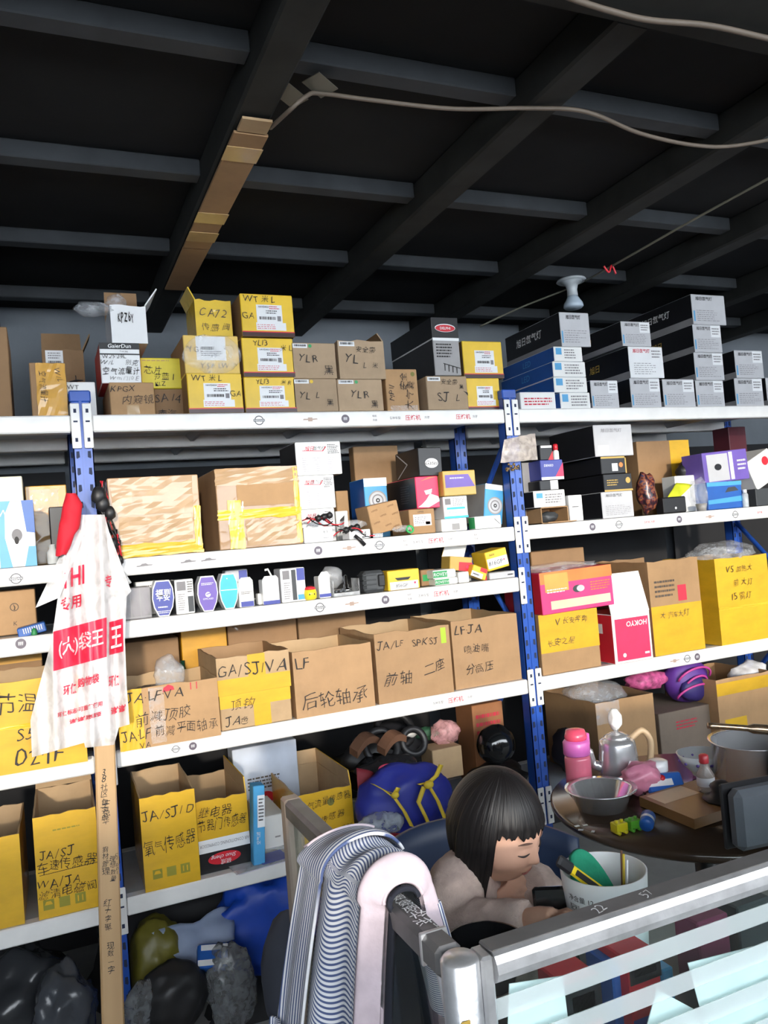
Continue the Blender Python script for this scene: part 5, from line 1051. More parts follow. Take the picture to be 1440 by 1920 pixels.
tag(MB().tube(smooth(c2), .0055, 8).build('ceiling_cable', CAB), 'grey cable strung along the front header beam', 'cable')
c3 = [PZ(1500, 300, 2.43), PZ(1440, 335, 2.42), PZ(1300, 412, 2.40), PZ(1145, 500, 2.38), PY(1075, 537, .25), PY(980, 575, .32), PY(900, 612, .40)]
tag(MB().tube(smooth(c3), .004, 8).build('ceiling_cable', paint('grey_green_cable', (.11, .105, .08), .6)), 'thin straight cable running down to the bulb holder', 'cable')
p = PZ(1145, 500, 2.375); tag(MB().tube(smooth([p+Vector((-.03, 0, 0)), p+Vector((-.01, 0, -.02)), p+Vector((.005, 0, .005)), p+Vector((.02, 0, -.025))]), .0035, 6).build('red_wire', RED), 'short red wire knotted on the thin straight cable', 'wire')
p = PY(1074, 560, .10); root = empty('bulb_holder', (p.x, .10, p.z), 'white disc bulb holder with pale bulb above the boxes', 'lamp')
WB = paint('porcelain_white', (.48, .52, .55), .3, mottle=.05)
MB().lathe([(.055, .068), (.060, .072), (.056, .078), (.0, .080)], 28).build('disc', WB, root); MB().lathe([(.045, .068), (.025, .055), (.020, .035), (.022, .010)], 24).build('neck', WB, root)
MB().lathe([(.020, .012), (.028, -.004), (.038, -.020), (.040, -.034), (.034, -.040)], 24).build('bulb', paint('bulb_blue_white', (.42, .50, .58), .2), root)
# cardboard strip under the ceiling beam
root = empty('cardboard_strip', (0.365, -.23, 2.44), 'brown cardboard strip taped under the ceiling beam', 'strip')
MB().box(-.040, .040, -.56, .15, -.004, .003, bev=.001).build('strip', KD, root); MB().box(-.040, .040, .16, .56, -.003, .004, bev=.001).build('strip', KD, root)
for y in (-.50, -.12, .02): MB().box(-.043, .043, y, y+.07, -.0055, -.004).build('tape', TB, root)
MB().box(-.034, .034, -.62, -.565, -.002, .004).build('torn_end', KL, root)
for (x, y, lab) in ((545, 180, 'dull tape scrap beside the ceiling beam at the cable bend'), (600, 160, 'dull tape scrap over the highest point of the tan cable')):
    p = PZ(x, y, 2.475); o = MB().box(-.03, .03, -.025, .025, -.001, .001).build('tape_patch', paint('dull_tape', (.10, .095, .075), .4), loc=p); o.rotation_euler = (0, .2, .5); tag(o, lab, 'tape')
# ------------------------------------------------------------------ glass partition
ALU = paint('worn_aluminium', (.62, .62, .63), .30, metal=.75, mottle=.25, scale=22, bump=.15); ALUD = paint('dull_aluminium', (.17, .165, .165), .45, metal=.5, mottle=.2, scale=16)
GLS = glassy('partition_glass'); FRO = paint('frosted_band', (.74, .80, .79), .5, mottle=.04, alpha=.36)
ZP = 1.05; XL, YC, YFAR = .25, -1.745, -1.125
part_ = empty('glass_partition', (XL, YC, 0), 'aluminium framed glass desk partition with frosted bands', 'partition')
def pb(name, x0, x1, y0, y1, z0, z1, m, bev=.003, par=part_): return MB().box(x0-XL, x1-XL, y0-YC, y1-YC, z0, z1, bev=bev).build(name, m, par)
# corner post: round core with a flat flange
MB().lathe([(.021, 0), (.021, ZP-.004), (.017, ZP)], 24).build('corner_post', ALU, part_)
pb('post_flange', .268, .283, YC-.016, YC+.014, 0, ZP-.002, ALU)
pb('wear_patch', .235, .246, YC-.0225, YC-.020, .985, .995, paint('ochre_stain', (.42, .26, .04), .7), .001)
# left panel, running away from the camera
l_rail = pb('top_rail', XL-.016, XL+.016, YC+.022, YFAR, ZP-.034, ZP, ALUD, .006)
pb('rail_joint', XL-.017, XL+.017, YC+.06, YC+.066, ZP-.035, ZP+.001, ALU, .001, part_)
pb('end_post', XL-.016, XL+.016, YFAR-.004, YFAR+.028, 0, ZP, paint('tan_aluminium', (.36, .29, .24), .45, metal=.4), .004)
pb('glass_pane', XL-.003, XL+.003, YC+.03, YFAR-.004, .42, ZP-.034, GLS, 0)
pb('lower_panel', XL-.012, XL+.012, YC+.03, YFAR-.004, .02, .42, paint('grey_panel', (.30, .32, .36), .6)); pb('mid_rail', XL-.014, XL+.014, YC+.022, YFAR, .40, .43, ALUD)
b = MB(); hand_text(b, '广东华强玻璃', 0, 0, .022, 1, 0); b.v = [(p[1]*.9, .115+p[0]*.75, ZP+.0008) for p in b.v]; b.build('chalk_writing', WHG, part_, recalc=False)
# right panel, running along the desk
XR = 1.75
pb('top_rail', .283, XR, -1.757, -1.727, ZP-.006, ZP, ALUD, .002)
b = MB(); n = 8
for i in range(2): pass
P_ = [(-1.757, ZP), (-1.762, ZP-.003), (-1.766, ZP-.010), (-1.768, ZP-.020), (-1.763, ZP-.030), (-1.750, ZP-.038), (-1.733, ZP-.038), (-1.727, ZP-.006)]
v = [(.283-XL, y-YC, z) for y, z in P_]+[(XR-XL, y-YC, z) for y, z in P_]; m_ = len(P_)
b.add(v, [(i, (i+1) % m_, m_+(i+1) % m_, m_+i) for i in range(m_)]+[list(range(m_))[::-1], list(range(m_, 2*m_))], 0); b.build('front_rail', ALU, part_)
pb('glass_pane', .285, XR, -1.748, -1.742, .42, ZP-.036, GLS, 0)
for k in range(12): pb('frosted_band', .287, XR-.002, -1.7495, -1.7485, .995-k*.046-.022, .995-k*.046, FRO, 0)
pb('mid_rail', .283, XR, -1.765, -1.727, .38, .42, ALU); pb('lower_panel', .283, XR, -1.755, -1.735, .02, .38, paint('grey_panel', (.30, .32, .36), .6)); pb('end_post', XR, XR+.03, -1.765, -1.727, 0, ZP, ALU)
for (x, t) in ((.435, '22'), (.505, '57')):
    b = MB(); hand_text(b, t, x-XL, -1.742-YC, .014, 1, .01, 20); b.v = [(p[0], p[1], ZP+.0008) for p in b.v]; b.build('chalk_writing', WHG, part_, recalc=False)
# papers behind the glass
def sheet(label, pts, Y, mat=WH, name='paper_sheet'):
    q = [PY(x, y, Y) for x, y in pts]; o0 = q[0]; b = MB(); n = len(q)
    b.add([p-o0 for p in q]+[p-o0+Vector((0, .0012, 0)) for p in q], [list(range(n)), list(range(2*n-1, n-1, -1))]+[(i, (i+1) % n, n+(i+1) % n, n+i) for i in range(n)]); tag(b.build(name, mat, loc=o0), label, 'paper')
sheet('white paper sheet tucked against the glass beside the dark gap', [(1290, 1806), (1440, 1768), (1560, 1740), (1560, 1990), (1340, 1990)], -1.735, paint('cool_paper', (.86, .88, .90), .5))
sheet('white paper sheet slipping down behind the red and black boxes', [(1232, 1855), (1325, 1905), (1330, 1990), (1195, 1990)], -1.728, paint('cool_paper', (.86, .88, .90), .5))
sheet('pale paper sheet against the glass next to the corner post', [(955, 1845), (1055, 1830), (1075, 1990), (950, 1990)], -1.732, paint('cool_paper', (.86, .88, .90), .5))
# ------------------------------------------------------------------ desk and what stands on it
DZ = .80
desk = empty('desk', (.9, -1.55, 0), 'dark wooden desk behind the glass partition', 'desk'); DW = paint('dark_desk_wood', (.045, .035, .03), .4, scale=5, mottle=.3)
MB().box(-.60, .75, -.165, .085, DZ-.03, DZ, bev=.004).build('top', DW, desk)
for sx in (-.56, .71):
    for sy in (-.14, .06): MB().box(sx-.02, sx+.02, sy-.02, sy+.02, 0, DZ-.03, bev=.003).build('leg', DW, desk)
DK0 = DZ+.001
c = Carton('red and black battery box seen through the glass by the corner', (1058, 1128, 1835, 1900), -1.66, .06, DK0, RED, 'small_box'); c.rect(0, .55, 1, 1, BLK, 'black_lid').rect(.2, .65, .8, .85, WH, 'white_mark')
c = Carton('red and black battery box standing among blue cartons', (1180, 1240, 1790, 1870), -1.64, .07, DK0, RED, 'small_box'); c.rect(0, .70, 1, 1, BLK, 'black_lid').rect(.15, .78, .85, .9, SIL, 'silver_mark').rect(0, 0, 1, .3, DBL, 'blue_foot')
Carton('blue carton seen through the glass left of the red battery box', (1150, 1182, 1805, 1885), -1.62, .06, DK0, BLU, 'small_box'); Carton('blue carton seen through the glass right of the red battery box', (1243, 1266, 1815, 1880), -1.62, .06, DK0, LBL, 'small_box')
Carton('maroon book standing upright on the desk behind the glass', (1310, 1370, 1720, 1800), -1.60, .05, DK0, paint('maroon_cover', (.20, .03, .08), .5), 'book', 'book')
Carton('dark file box at the back of the desk', (1385, 1450, 1690, 1780), -1.56, .08, DK0, DGREY, 'file_box')
# white tub with knife and scourer
TX, TYY = .614, -1.515; tub = empty('paper_tub', (TX, TYY, DK0), 'white printed paper tub used as a pen pot on the desk', 'tub'); TH = .175
def tubm():
    m, nt, p = _new('tub_card'); n = _noise(nt, 5, 3); r = _ramp(nt, n.outputs['Fac'], [(.35, (.72, .76, .78)), (.65, (.85, .85, .82))]); nt.links.new(r.outputs[0], p.inputs['Base Color']); p.inputs['Roughness'].default_value = .35; return m
MB().lathe([(.0, 0), (.052, 0), (.064, TH), (.061, TH), (.050, .004), (.0, .004)], 40, cap=False).build('wall', tubm(), tub)
def tubtext(s, a0, z, h, mat=INKG, bold=0):
    b = MB(); rr = lambda zz: .052+.012*zz/TH+.0008
    put_text(b, s, (0, 0, 0), EX, EZ, height=h, bold=bold, fn=lambda X, Y: Vector((rr(z+Y)*math.cos(a0+X/.06), rr(z+Y)*math.sin(a0+X/.06), z+Y))); b.build('printed_lettering', mat, tub, recalc=False)
aC = math.atan2(CAM.y-TYY, CAM.x-TX)
for k, s in enumerate(('净含量 12', '配料 牛肉', '保质期', '生产日期')): tubtext(s, aC-.62, .150-k*.014, .009, INK)
for k, s in enumerate(('营养成分', '能量 蛋白', '碳水')): tubtext(s, aC+.55, .145-k*.013, .009, INKG)
tubtext('|||‖||', aC+.42, .06, .022, INK, .02); tubtext('|||', aC-.95, .09, .02, INK, .02)
kn = empty('utility_knife', (TX-.022, TYY-.012, DK0+.155), 'yellow and black snap-blade knife standing in the tub', 'knife'); kn.rotation_euler = (R(-8), R(-48), R(10))
MB().box(-.007, .007, -.004, .004, -.04, .075, bev=.003).build('handle', paint('knife_yellow', (.80, .60, .02), .35), kn); MB().box(-.0085, .0085, -.005, .005, .055, .085, bev=.004).build('end_cap', BLKM, kn); MB().box(-.004, .004, -.0055, -.0035, -.02, .05, bev=.001).build('slider', BLKM, kn)
sc_ = MB().grid(lambda u, v: Vector((-.040+.085*u, .012*math.sin(u*3+1), -.09+(.155-.03*(u-.2)**2*6)*v)), 14, 10); o = sc_.build('scouring_pad', paint('green_pad', (.01, .22, .12), .9, bump=.6, scale=20), loc=(TX+.0, TYY+.018, DK0+.135)); o.modifiers.new('thickness', 'SOLIDIFY').thickness = .006; tag(o, 'green scouring pad curled inside the white tub', 'pad')
for k, (dx, dy, m, lab) in enumerate(((.030, -.02, WHG, 'white stick leaning inside the tub'), (.040, .0, YS, 'thin yellow stick inside the tub'), (.046, .012, MET, 'thin brown stick inside the tub'))):
    tag(MB().tube([(TX+dx*.6, TYY+dy*.5, DK0+.01), (TX+dx, TYY+dy, DK0+TH+.012)], .002, 6).build('stick', m), lab, 'stick')
# black phone-like device and black bowl
p = PD(1050, 1722, 1.17); dv_ = empty('tablet', (p.x, p.y, DK0), 'black tablet propped up in front of the child', 'tablet'); dv_.rotation_euler = (R(-14), 0, R(-28))
MB().box(-.035, .035, -.006, .006, 0, p.z-DK0+.035, bev=.005).build('body', paint('gloss_black', (.008, .008, .009), .12, coat=.5), dv_); MB().box(-.035, -.005, -.0068, -.0058, .08, .12, bev=.001).build('camera_window', paint('camera_glass', (.03, .035, .045), .08), dv_)
p = PD(885, 1765, 1.08); bw = MB().lathe([(.0, 0), (.036, 0), (.054, .05), (.057, .055), (.053, .055), (.035, .005), (0, .005)], 32, cap=False).build('black_bowl', paint('gloss_black', (.008, .008, .009), .12, coat=.5), loc=(p.x+.02, p.y, max(DK0, p.z-.06))); tag(bw, 'black round bowl on the desk by the partition corner', 'bowl')
# dark display at the end of the desk
mo = empty('monitor', (1.335, -1.33, DZ), 'dark grey flat screen standing at the end of the desk, back turned', 'monitor'); mo.rotation_euler = (0, 0, R(-8))
z0, z1 = .02, .14
MB().box(-.24, .24, -.02, .02, z0, z1+.0, bev=.012).build('back_shell', paint('slate_plastic', (.085, .095, .11), .5, bump=.3), mo); MB().box(-.245, .245, .02, .03, z0-.005, z1+.005, bev=.003).build('screen_edge', BLKM, mo); MB().box(-.03, .03, -.01, .01, .004, z0+.01).build('stand', BLKM, mo); MB().box(-.09, .09, -.05, .05, 0, .006, bev=.002).build('foot', BLKM, mo)
# ------------------------------------------------------------------ round table with crockery
TZ = .75; TC_ = Vector((1.43, -.86, 0))
tb = empty('round_table', TC_, 'round dark-topped table holding kettle, pans and bottles', 'table')
MB().lathe([(0, TZ-.025), (.385, TZ-.025), (.392, TZ-.018), (.392, TZ-.006), (.386, TZ), (0, TZ)], 64, cap=False).build('top', paint('worn_brown_top', (.055, .035, .024), .18, mottle=.35, scale=4, coat=.3), tb)
MB().lathe([(.03, .04), (.03, TZ-.025)], 20).build('column', BLKM, tb); MB().lathe([(.2, 0), (.2, .02), (.03, .05)], 32).build('base', BLKM, tb)
def at(px, py, z=TZ+.001): return PZ(px, py, z)
STEEL = paint('polished_steel', (.70, .70, .71), .22, metal=.72, mottle=.08); 
# pink bottle
p = at(1088, 1482); bt = empty('water_bottle', p, 'pink child water bottle with flip lid', 'bottle')
MB().lathe([(.0, 0), (.033, 0), (.036, .006), (.036, .09), (.033, .10)], 28).build('body', paint('pink_translucent', (.72, .16, .24), .25, coat=.3), bt); MB().lathe([(.035, .10), (.037, .103), (.037, .135), (.032, .142)], 28).build('collar', paint('violet_pink', (.72, .16, .52), .3), bt)
MB().lathe([(.029, .142), (.031, .15), (.026, .168), (.01, .172)], 24).build('lid', paint('coral_pink', (.85, .10, .18), .25), bt); MB().box(.030, .040, -.012, .012, .12, .155, bev=.003).build('clip', paint('violet_pink', (.72, .16, .52), .3), bt)
# kettle
p = at(1164, 1470); kt = empty('kettle', p, 'stainless steel kettle with a cream handle and curved spout', 'kettle')
MB().lathe([(0, 0), (.058, 0), (.060, .006), (.050, .115), (.047, .125), (.032, .132), (.0, .134)], 36).build('body', STEEL, kt); MB().lathe([(.034, .128), (.036, .134), (.02, .144), (.006, .147), (.006, .158), (0, .16)], 24).build('lid', STEEL, kt)
ks = RT.copy(); ks.z = 0; ks.normalize()
MB().tube(smooth([-ks*.048+Vector((0, 0, .05)), -ks*.072+Vector((0, 0, .065)), -ks*.082+Vector((0, 0, .105)), -ks*.098+Vector((0, 0, .135))]), [.014]*6+[.011]*6+[.007]*7, 12).build('spout', STEEL, kt)
MB().tube(smooth([ks*.040+Vector((0, 0, .125)), ks*.072+Vector((0, 0, .145)), ks*.094+Vector((0, 0, .115)), ks*.088+Vector((0, 0, .06)), ks*.066+Vector((0, 0, .035))]), .009, 10).build('handle', paint('cream_plastic', (.60, .42, .25), .4), kt)
o = blob('tissue', 'white tissue crumpled on the kettle lid', 'tissue', (Vector(p)+Vector((0, 0, .182)), (.018, .016, .03)), WH, seed=81)
# steel basin
p = at(1134, 1524); bs = MB().lathe([(0, 0), (.062, 0), (.080, .045), (.092, .050), (.092, .053), (.078, .049), (.060, .004), (0, .004)], 48, cap=False).build('steel_basin', paint('polished_basin', (.74, .74, .74), .12, metal=.75, mottle=.05), loc=p+Vector((.02, .035, 0))); tag(bs, 'shallow stainless steel basin at the table edge', 'basin')
# white lid, jar, pink bag, blue packet
p = at(1237, 1478); jr = empty('pill_jar', p, 'white plastic jar with a ribbed lid', 'jar'); MB().lathe([(0, 0), (.024, 0), (.024, .045), (.02, .05)], 24).build('body', WHG, jr); MB().lathe([(.026, .048), (.027, .05), (.027, .075), (.02, .078), (0, .078)], 24).build('lid', WHG, jr)
p = at(1205, 1490); blob('plastic_bag', 'crumpled pink plastic bag beside the kettle', 'bag', (p+Vector((0, 0, .046)), (.060, .04, .040)), paint('pink_plastic', (.62, .22, .32), .3, bump=.5, scale=14), seed=82, crumple=.4)
p = at(1252, 1492); pk = empty('milk_packet', p+Vector((0, 0, .012)), 'blue and white milk packet with a red dot', 'packet'); pk.rotation_euler = (R(-40), 0, R(-20)); MB().box(-.05, .05, -.008, .008, -.005, .05, bev=.006).build('pouch', BLU, pk); MB().box(-.048, .02, -.0092, -.0078, .012, .03).build('white_band', WHG, pk); MB().lathe([(.008, 0), (.008, .001)], 16, mat=Matrix.Translation((-.005, -.009, .034)) @ Matrix.Rotation(R(90), 4, 'X')).build('red_dot', RED, pk)
# cutting board with oil bottle
B1, B2, B3 = at(1200, 1512), at(1303, 1556), at(1350, 1466); ex_ = (B2-B1); ey_ = (B3-B1)*1.05
bd = empty('cutting_board', B1, 'thick brown wooden board lying on the round table', 'board'); w_ = ex_.length
v = [Vector((0, 0, .0)), ex_, ex_+ey_, ey_]; b = MB(); b.add([q+Vector((0, 0, .001)) for q in v]+[q+Vector((0, 0, .025)) for q in v], [(0, 3, 2, 1), (4, 5, 6, 7), (0, 1, 5, 4), (1, 2, 6, 5), (2, 3, 7, 6), (3, 0, 4, 7)])
def bwood():
    m, nt, p = _new('brown_board'); n = _noise(nt, 8, 5, stretch=(1, .15, 1)); r = _ramp(nt, n.outputs['Fac'], [(.3, (.20, .10, .035)), (.7, (.36, .19, .07))]); nt.links.new(r.outputs[0], p.inputs['Base Color']); p.inputs['Roughness'].default_value = .35; return m
b.build('slab', bwood(), bd)
q0 = ex_*.05+ey_*.05+Vector((0, 0, .0256)); b = MB(); b.add([q0, q0+ex_*.36, q0+ex_*.36+ey_*.40, q0+ey_*.40], [(0, 1, 2, 3)]); b.build('paper_patch', paint('cream_paper', (.70, .52, .34), .6), bd, recalc=False)
p = B1+ex_*.42+ey_*.52+Vector((0, 0, .026)); ob = empty('sauce_bottle', p, 'small sauce bottle with a red cap on the wooden board', 'bottle')
MB().lathe([(0, 0), (.020, 0), (.022, .004), (.022, .045), (.012, .062), (.010, .072)], 20).build('body', film('bottle_clear', (.35, .30, .27), .75, .15, 10, .1), ob); MB().lathe([(.011, .072), (.012, .074), (.012, .092), (.008, .095)], 16).build('cap', paint('dark_red_cap', (.40, .03, .04), .4), ob); MB().lathe([(.0226, .016), (.0226, .038)], 20, cap=False).build('label', SIL, ob)
p = p+ex_*.12-ey_*.06+Vector((.0, -.045, 0)); st = MB().lathe([(.0, 0), (.045, 0), (.048, .006), (.030, .010), (.024, .024), (.028, .036), (.012, .048), (0, .05)], 10).build('tap_knob', BLKM, loc=p); tag(st, 'black lobed knob lying on the wooden board', 'knob')
# bowl
p = at(1318, 1452); bo = empty('china_bowl', p, 'white china bowl with a floral border', 'bowl'); MB().lathe([(0, .0), (.028, 0), (.030, .008), (.056, .035), (.068, .062), (.066, .062), (.053, .036), (.028, .012), (0, .010)], 36, cap=False).build('bowl', paint('china_white', (.72, .75, .78), .15, mottle=.03), bo)
b = MB()
for k in range(10): a = 2*math.pi*k/10; b.ico((.0585*math.cos(a), .0585*math.sin(a), .04), (.006, .006, .005), 1)
o = b.build('floral_border', PUR, bo); o['kind'] = 'stuff'
# cooking pot with a long bronze handle
p = at(1420, 1470); po = empty('cooking_pot', p, 'stainless cooking pot with a black and bronze handle', 'pot'); MB().lathe([(0, 0), (.10, 0), (.106, .008), (.108, .115), (.116, .120), (.116, .123), (.104, .118), (.102, .010), (0, .006)], 44, cap=False).build('body', STEEL, po)
BRZ = paint('bronze_metal', (.36, .26, .17), .22, metal=.9); f_ = -FW.copy(); f_.z = 0; f_.normalize(); a0 = f_*.108
MB().tube(smooth([a0+Vector((0, 0, .05))+f_*.012, a0+f_*.025+Vector((0, 0, .10)), a0+f_*.02+Vector((0, 0, .15))]), [.024]*4+[.022]*4+[.018]*5, 14).build('grip', BLKM, po)
MB().tube(smooth([a0+f_*.02+Vector((0, 0, .145)), a0+f_*.018+Vector((0, 0, .172)), a0-ks*.06+f_*.005+Vector((0, 0, .182)), a0-ks*.16+Vector((0, 0, .196))]), [.017]*6+[.013]*6+[.008]*7, 12).build('bronze_arm', BRZ, po)
# toys
for (x, y, m, lab) in ((1162, 1562, paint('toy_block_yellow', (.72, .62, .02), .35), 'yellow toy wagon block at the table edge'), (1188, 1556, paint('toy_green', (.10, .38, .03), .4), 'green toy turtle block beside the yellow block')):
    p = at(x, y); t = empty('toy_block', p, lab, 'toy'); MB().box(-.016, .016, -.014, .014, .006, .026, bev=.002).build('body', m, t)
    for sx in (-.010, .010): MB().lathe([(.005, -.001), (.005, .028)], 12, mat=Matrix.Translation((sx, .014, .005)) @ Matrix.Rotation(R(90), 4, 'X')).build('wheel', m, t)
    for sx in (-.008, .008): MB().lathe([(.004, .026), (.004, .031)], 12, mat=Matrix.Translation((sx, 0, 0))).build('stud', m, t)
p = at(1215, 1553); t = empty('blue_can', p, 'small blue can lying by the wooden board', 'can'); t.rotation_euler = (0, R(80), R(40)); MB().lathe([(0, -.02), (.015, -.02), (.017, -.016), (.017, .024), (.014, .028), (0, .028)], 24, mat=Matrix.Translation((-.018, 0, 0))).build('body', BLU, t); MB().lathe([(.0173, -.004), (.0173, .006)], 24, cap=False, mat=Matrix.Translation((-.018, 0, 0))).build('white_band', WHG, t)
r_ = random.Random(9)
for k, (x, y) in enumerate(((1082, 1549), (1097, 1547), (1089, 1556), (1112, 1559))):
    p = at(x, y); o = MB().box(-.006, .006, -.004, .004, 0, .0008).build('sticker_chip', WHG, loc=p); o.rotation_euler = (0, 0, r_.uniform(-1, 1)); tag(o, ('tiny white chip at the near end of the chip cluster', 'tiny white chip at the bowl side of the chip cluster', 'tiny white chip in the middle of the chip cluster', 'tiny white chip lying apart, closest to the yellow block')[k], 'sticker', 'white chips on the round table')
# ------------------------------------------------------------------ plastic chair and the child
CBL = paint('navy_plastic', (.022, .038, .085), .5); ch = empty('plastic_chair', (.60, -1.235, 0), 'dark blue plastic chair with a rounded back, the child on it', 'chair')
def shell(u, v):
    a = R(22)+R(166)*u; rr = .232+.012*v; zt = .86+.05*math.sin(math.pi*u); z = .47+(zt-.47)*v
    return Vector((rr*math.cos(a)*1.02, rr*math.sin(a)*.92, z))
o = MB().grid(shell, 28, 10).build('backrest', CBL, ch); o.modifiers.new('thickness', 'SOLIDIFY').thickness = .012
MB().lathe([(0, .44), (.19, .44), (.205, .45), (.205, .468), (.19, .472), (0, .466)], 32, cap=False).build('seat', CBL, ch)
for a in (45, 135, 225, 315): MB().tube([(.15*math.cos(R(a)), .15*math.sin(R(a)), .45), (.20*math.cos(R(a)), .20*math.sin(R(a)), 0)], .014, 8).build('leg', CBL, ch)

SKIN = paint('child_skin', (.58, .33, .23), .5, mottle=.06, scale=14); SWE = paint('oatmeal_knit', (.50, .38, .33), .95, mottle=.12, scale=60, bump=.7)
def hairm():
    m, nt, p = _new('black_hair'); n = _noise(nt, 55, 3, coord='UV', stretch=(1, .03, 1)); r = _ramp(nt, n.outputs['Fac'], [(.3, (.004, .0035, .004)), (.7, (.013, .011, .011))]); nt.links.new(r.outputs[0], p.inputs['Base Color'])
    p.inputs['Roughness'].default_value = .46; p.inputs['Specular IOR Level'].default_value = .3; b = _bump(nt, n.outputs['Fac'], .5, .003); nt.links.new(b.outputs[0], p.inputs['Normal']); return m
HAIR = hairm()
girl = empty('person', (.57, -1.25, 0), 'small child with a black bob in an oatmeal sweater, looking down at a tablet', 'person'); G0 = Vector((.57, -1.25, 0))
HC = PD(932, 1551, 1.335); yawd = math.atan2(-.885, .465); fwd = Vector((math.cos(yawd), math.sin(yawd), 0)); pit = R(-15)
fwd = (fwd*math.cos(pit)+Vector((0, 0, math.sin(pit)))).normalized(); lef = Vector((0, 0, 1)).cross(fwd).normalized(); upv = fwd.cross(lef)
tl = R(3); lef, upv = lef*math.cos(tl)+upv*math.sin(tl), upv*math.cos(tl)-lef*math.sin(tl)
HM = Matrix(((fwd.x, lef.x, upv.x), (fwd.y, lef.y, upv.y), (fwd.z, lef.z, upv.z)))
def H(x, y, z): return HC-G0+HM @ Vector((x, y, z))*.94
def gs(x, c, w): return math.exp(-((x-c)/w)**2)
def face_r(d):
    """distance from head centre along unit direction d (x forward, y left, z up)"""
    x, y, z = d.x, d.y, d.z
    a, b_, c = .083, .071, .094
    if x > 0: a = .078
    r = 1/math.sqrt((x/a)**2+(y/b_)**2+(z/c)**2)
    if x > 0:
        f = x
        r *= 1+.05*gs(abs(y), .45, .28)*gs(z, -.38, .22)*f            # cheeks
        r *= 1-.10*gs(abs(y), .62, .25)*gs(z, -.85, .25)              # jaw narrows
        r += .004*gs(y, 0, .22)*gs(z, -.80, .14)*f                    # chin
        r += .0125*gs(y, 0, .105)*gs(z, -.30, .10)*f+.005*gs(y, 0, .09)*gs(z, -.14, .16)*f   # nose
        r += .003*gs(abs(y), .12, .06)*gs(z, -.34, .06)*f             # nostrils
        r += .0055*gs(y, 0, .22)*gs(z, -.555, .05)*f+.005*gs(y, 0, .2)*gs(z, -.635, .05)*f-.003*gs(y, 0, .25)*gs(z, -.597, .018)*f   # lips
        r -= .0055*gs(abs(y), .36, .16)*gs(z, -.02, .12)*f            # eye hollows
        r += .0040*gs(abs(y), .36, .12)*gs(z, -.06, .07)*f            # lowered lids
        r += .002*gs(abs(y), .35, .25)*gs(z, .12, .07)*f              # brow
    return r
b = MB(); bm = bmesh.new(); bmesh.ops.create_icosphere(bm, subdivisions=6, radius=1); bm.verts.ensure_lookup_table()
b.add([H(*(q.co.normalized()*face_r(q.co.normalized()))) for q in bm.verts], [[x.index for x in f.verts] for f in bm.faces], 0, True); bm.free()
def J(x, y, D): return PD(x, y, D)-G0
NK, CHS = H(-.03, 0, -.075), J(925, 1700, 1.37)
NB_ = J(915, 1668, 1.37); RS, RE, RW, RH_ = J(866, 1655, 1.32), J(852, 1738, 1.26), J(985, 1728, 1.19), J(1030, 1727, 1.165)
LS, LE, LW, LH = J(985, 1665, 1.44), J(1040, 1740, 1.40), J(1040, 1748, 1.28), J(1040, 1740, 1.225)
PEL = Vector((0, .02, .545))
def chain(pts, rad, bld, seg=16): bld.tube(smooth(pts, 4), [rad[min(i//4, len(rad)-1)]+(rad[min(i//4+1, len(rad)-1)]-rad[min(i//4, len(rad)-1)])*((i % 4)/4) for i in range(4*(len(pts)-1)+1)], seg)
chain([NK, NB_], [.031, .034], b); chain([NB_, CHS, CHS.lerp(PEL, .5), PEL], [.05, .085, .085, .09], b)
chain([NB_, RS], [.035, .036], b); chain([NB_, LS], [.035, .034], b); chain([RS, RE, RW], [.034, .027, .019], b); chain([LS, LE, LW], [.034, .027, .019], b)
def hand_(bld, w, tip, side):
    d = (tip-w).normalized(); n = Vector((0, 0, 1)); s_ = d.cross(n).normalized()*side; n = s_.cross(d)*side
    chain([w, w+d*.025, w+d*.05], [.018, .021, .019], bld, 12)
    for k, (o_, l) in enumerate(((-.017, .036), (-.006, .042), (.006, .039), (.016, .030))):
        p0 = w+d*.05+s_*o_; bld.tube([p0-d*.01, p0+d*l*.45+n*.006, p0+d*l*.8-n*.003, p0+d*l-n*.014], [.0068, .0064, .006, .005], 8)
    p0 = w+d*.018-s_*.018; bld.tube([p0, p0-s_*.014+d*.014, p0-s_*.014+d*.032-n*.006], [.0075, .007, .0055], 8)
hand_(b, RW, RH_, 1); hand_(b, LW, LH, -1)
body = b.build('body', SKIN, girl); rm = body.modifiers.new('one_skin', 'REMESH'); rm.mode = 'VOXEL'; rm.voxel_size = .0028; rm.use_smooth_shade = True
sm = body.modifiers.new('soften', 'SMOOTH'); sm.factor = .5; sm.iterations = 2
# sweater
b = MB(); chain([NB_+Vector((0, 0, -.035)), CHS, CHS.lerp(PEL, .55), PEL], [.072, .108, .108, .112], b, 24); chain([NB_.lerp(RS, .25)+Vector((0, 0, -.02)), RS, RS.lerp(RE, .5)+Vector((-.008, 0, 0)), RE, RE.lerp(RW, .55), RE.lerp(RW, 1.05)], [.040, .053, .050, .044, .037, .029], b, 20)
chain([NB_.lerp(LS, .3)+Vector((0, 0, -.02)), LS, LS.lerp(LE, .5), LE, LE.lerp(LW, .55), LE.lerp(LW, .9)], [.04, .056, .060, .052, .042, .032], b, 20)
sw = b.build('sweater', SWE, girl); rm = sw.modifiers.new('one_cloth', 'REMESH'); rm.mode = 'VOXEL'; rm.voxel_size = .005; rm.use_smooth_shade = True
sm = sw.modifiers.new('soften', 'SMOOTH'); sm.factor = .6; sm.iterations = 4
tx = bpy.data.textures.new('knit_folds', 'CLOUDS'); tx.noise_scale = .05; dm = sw.modifiers.new('folds', 'DISPLACE'); dm.texture = tx; dm.strength = .012; dm.mid_level = .5
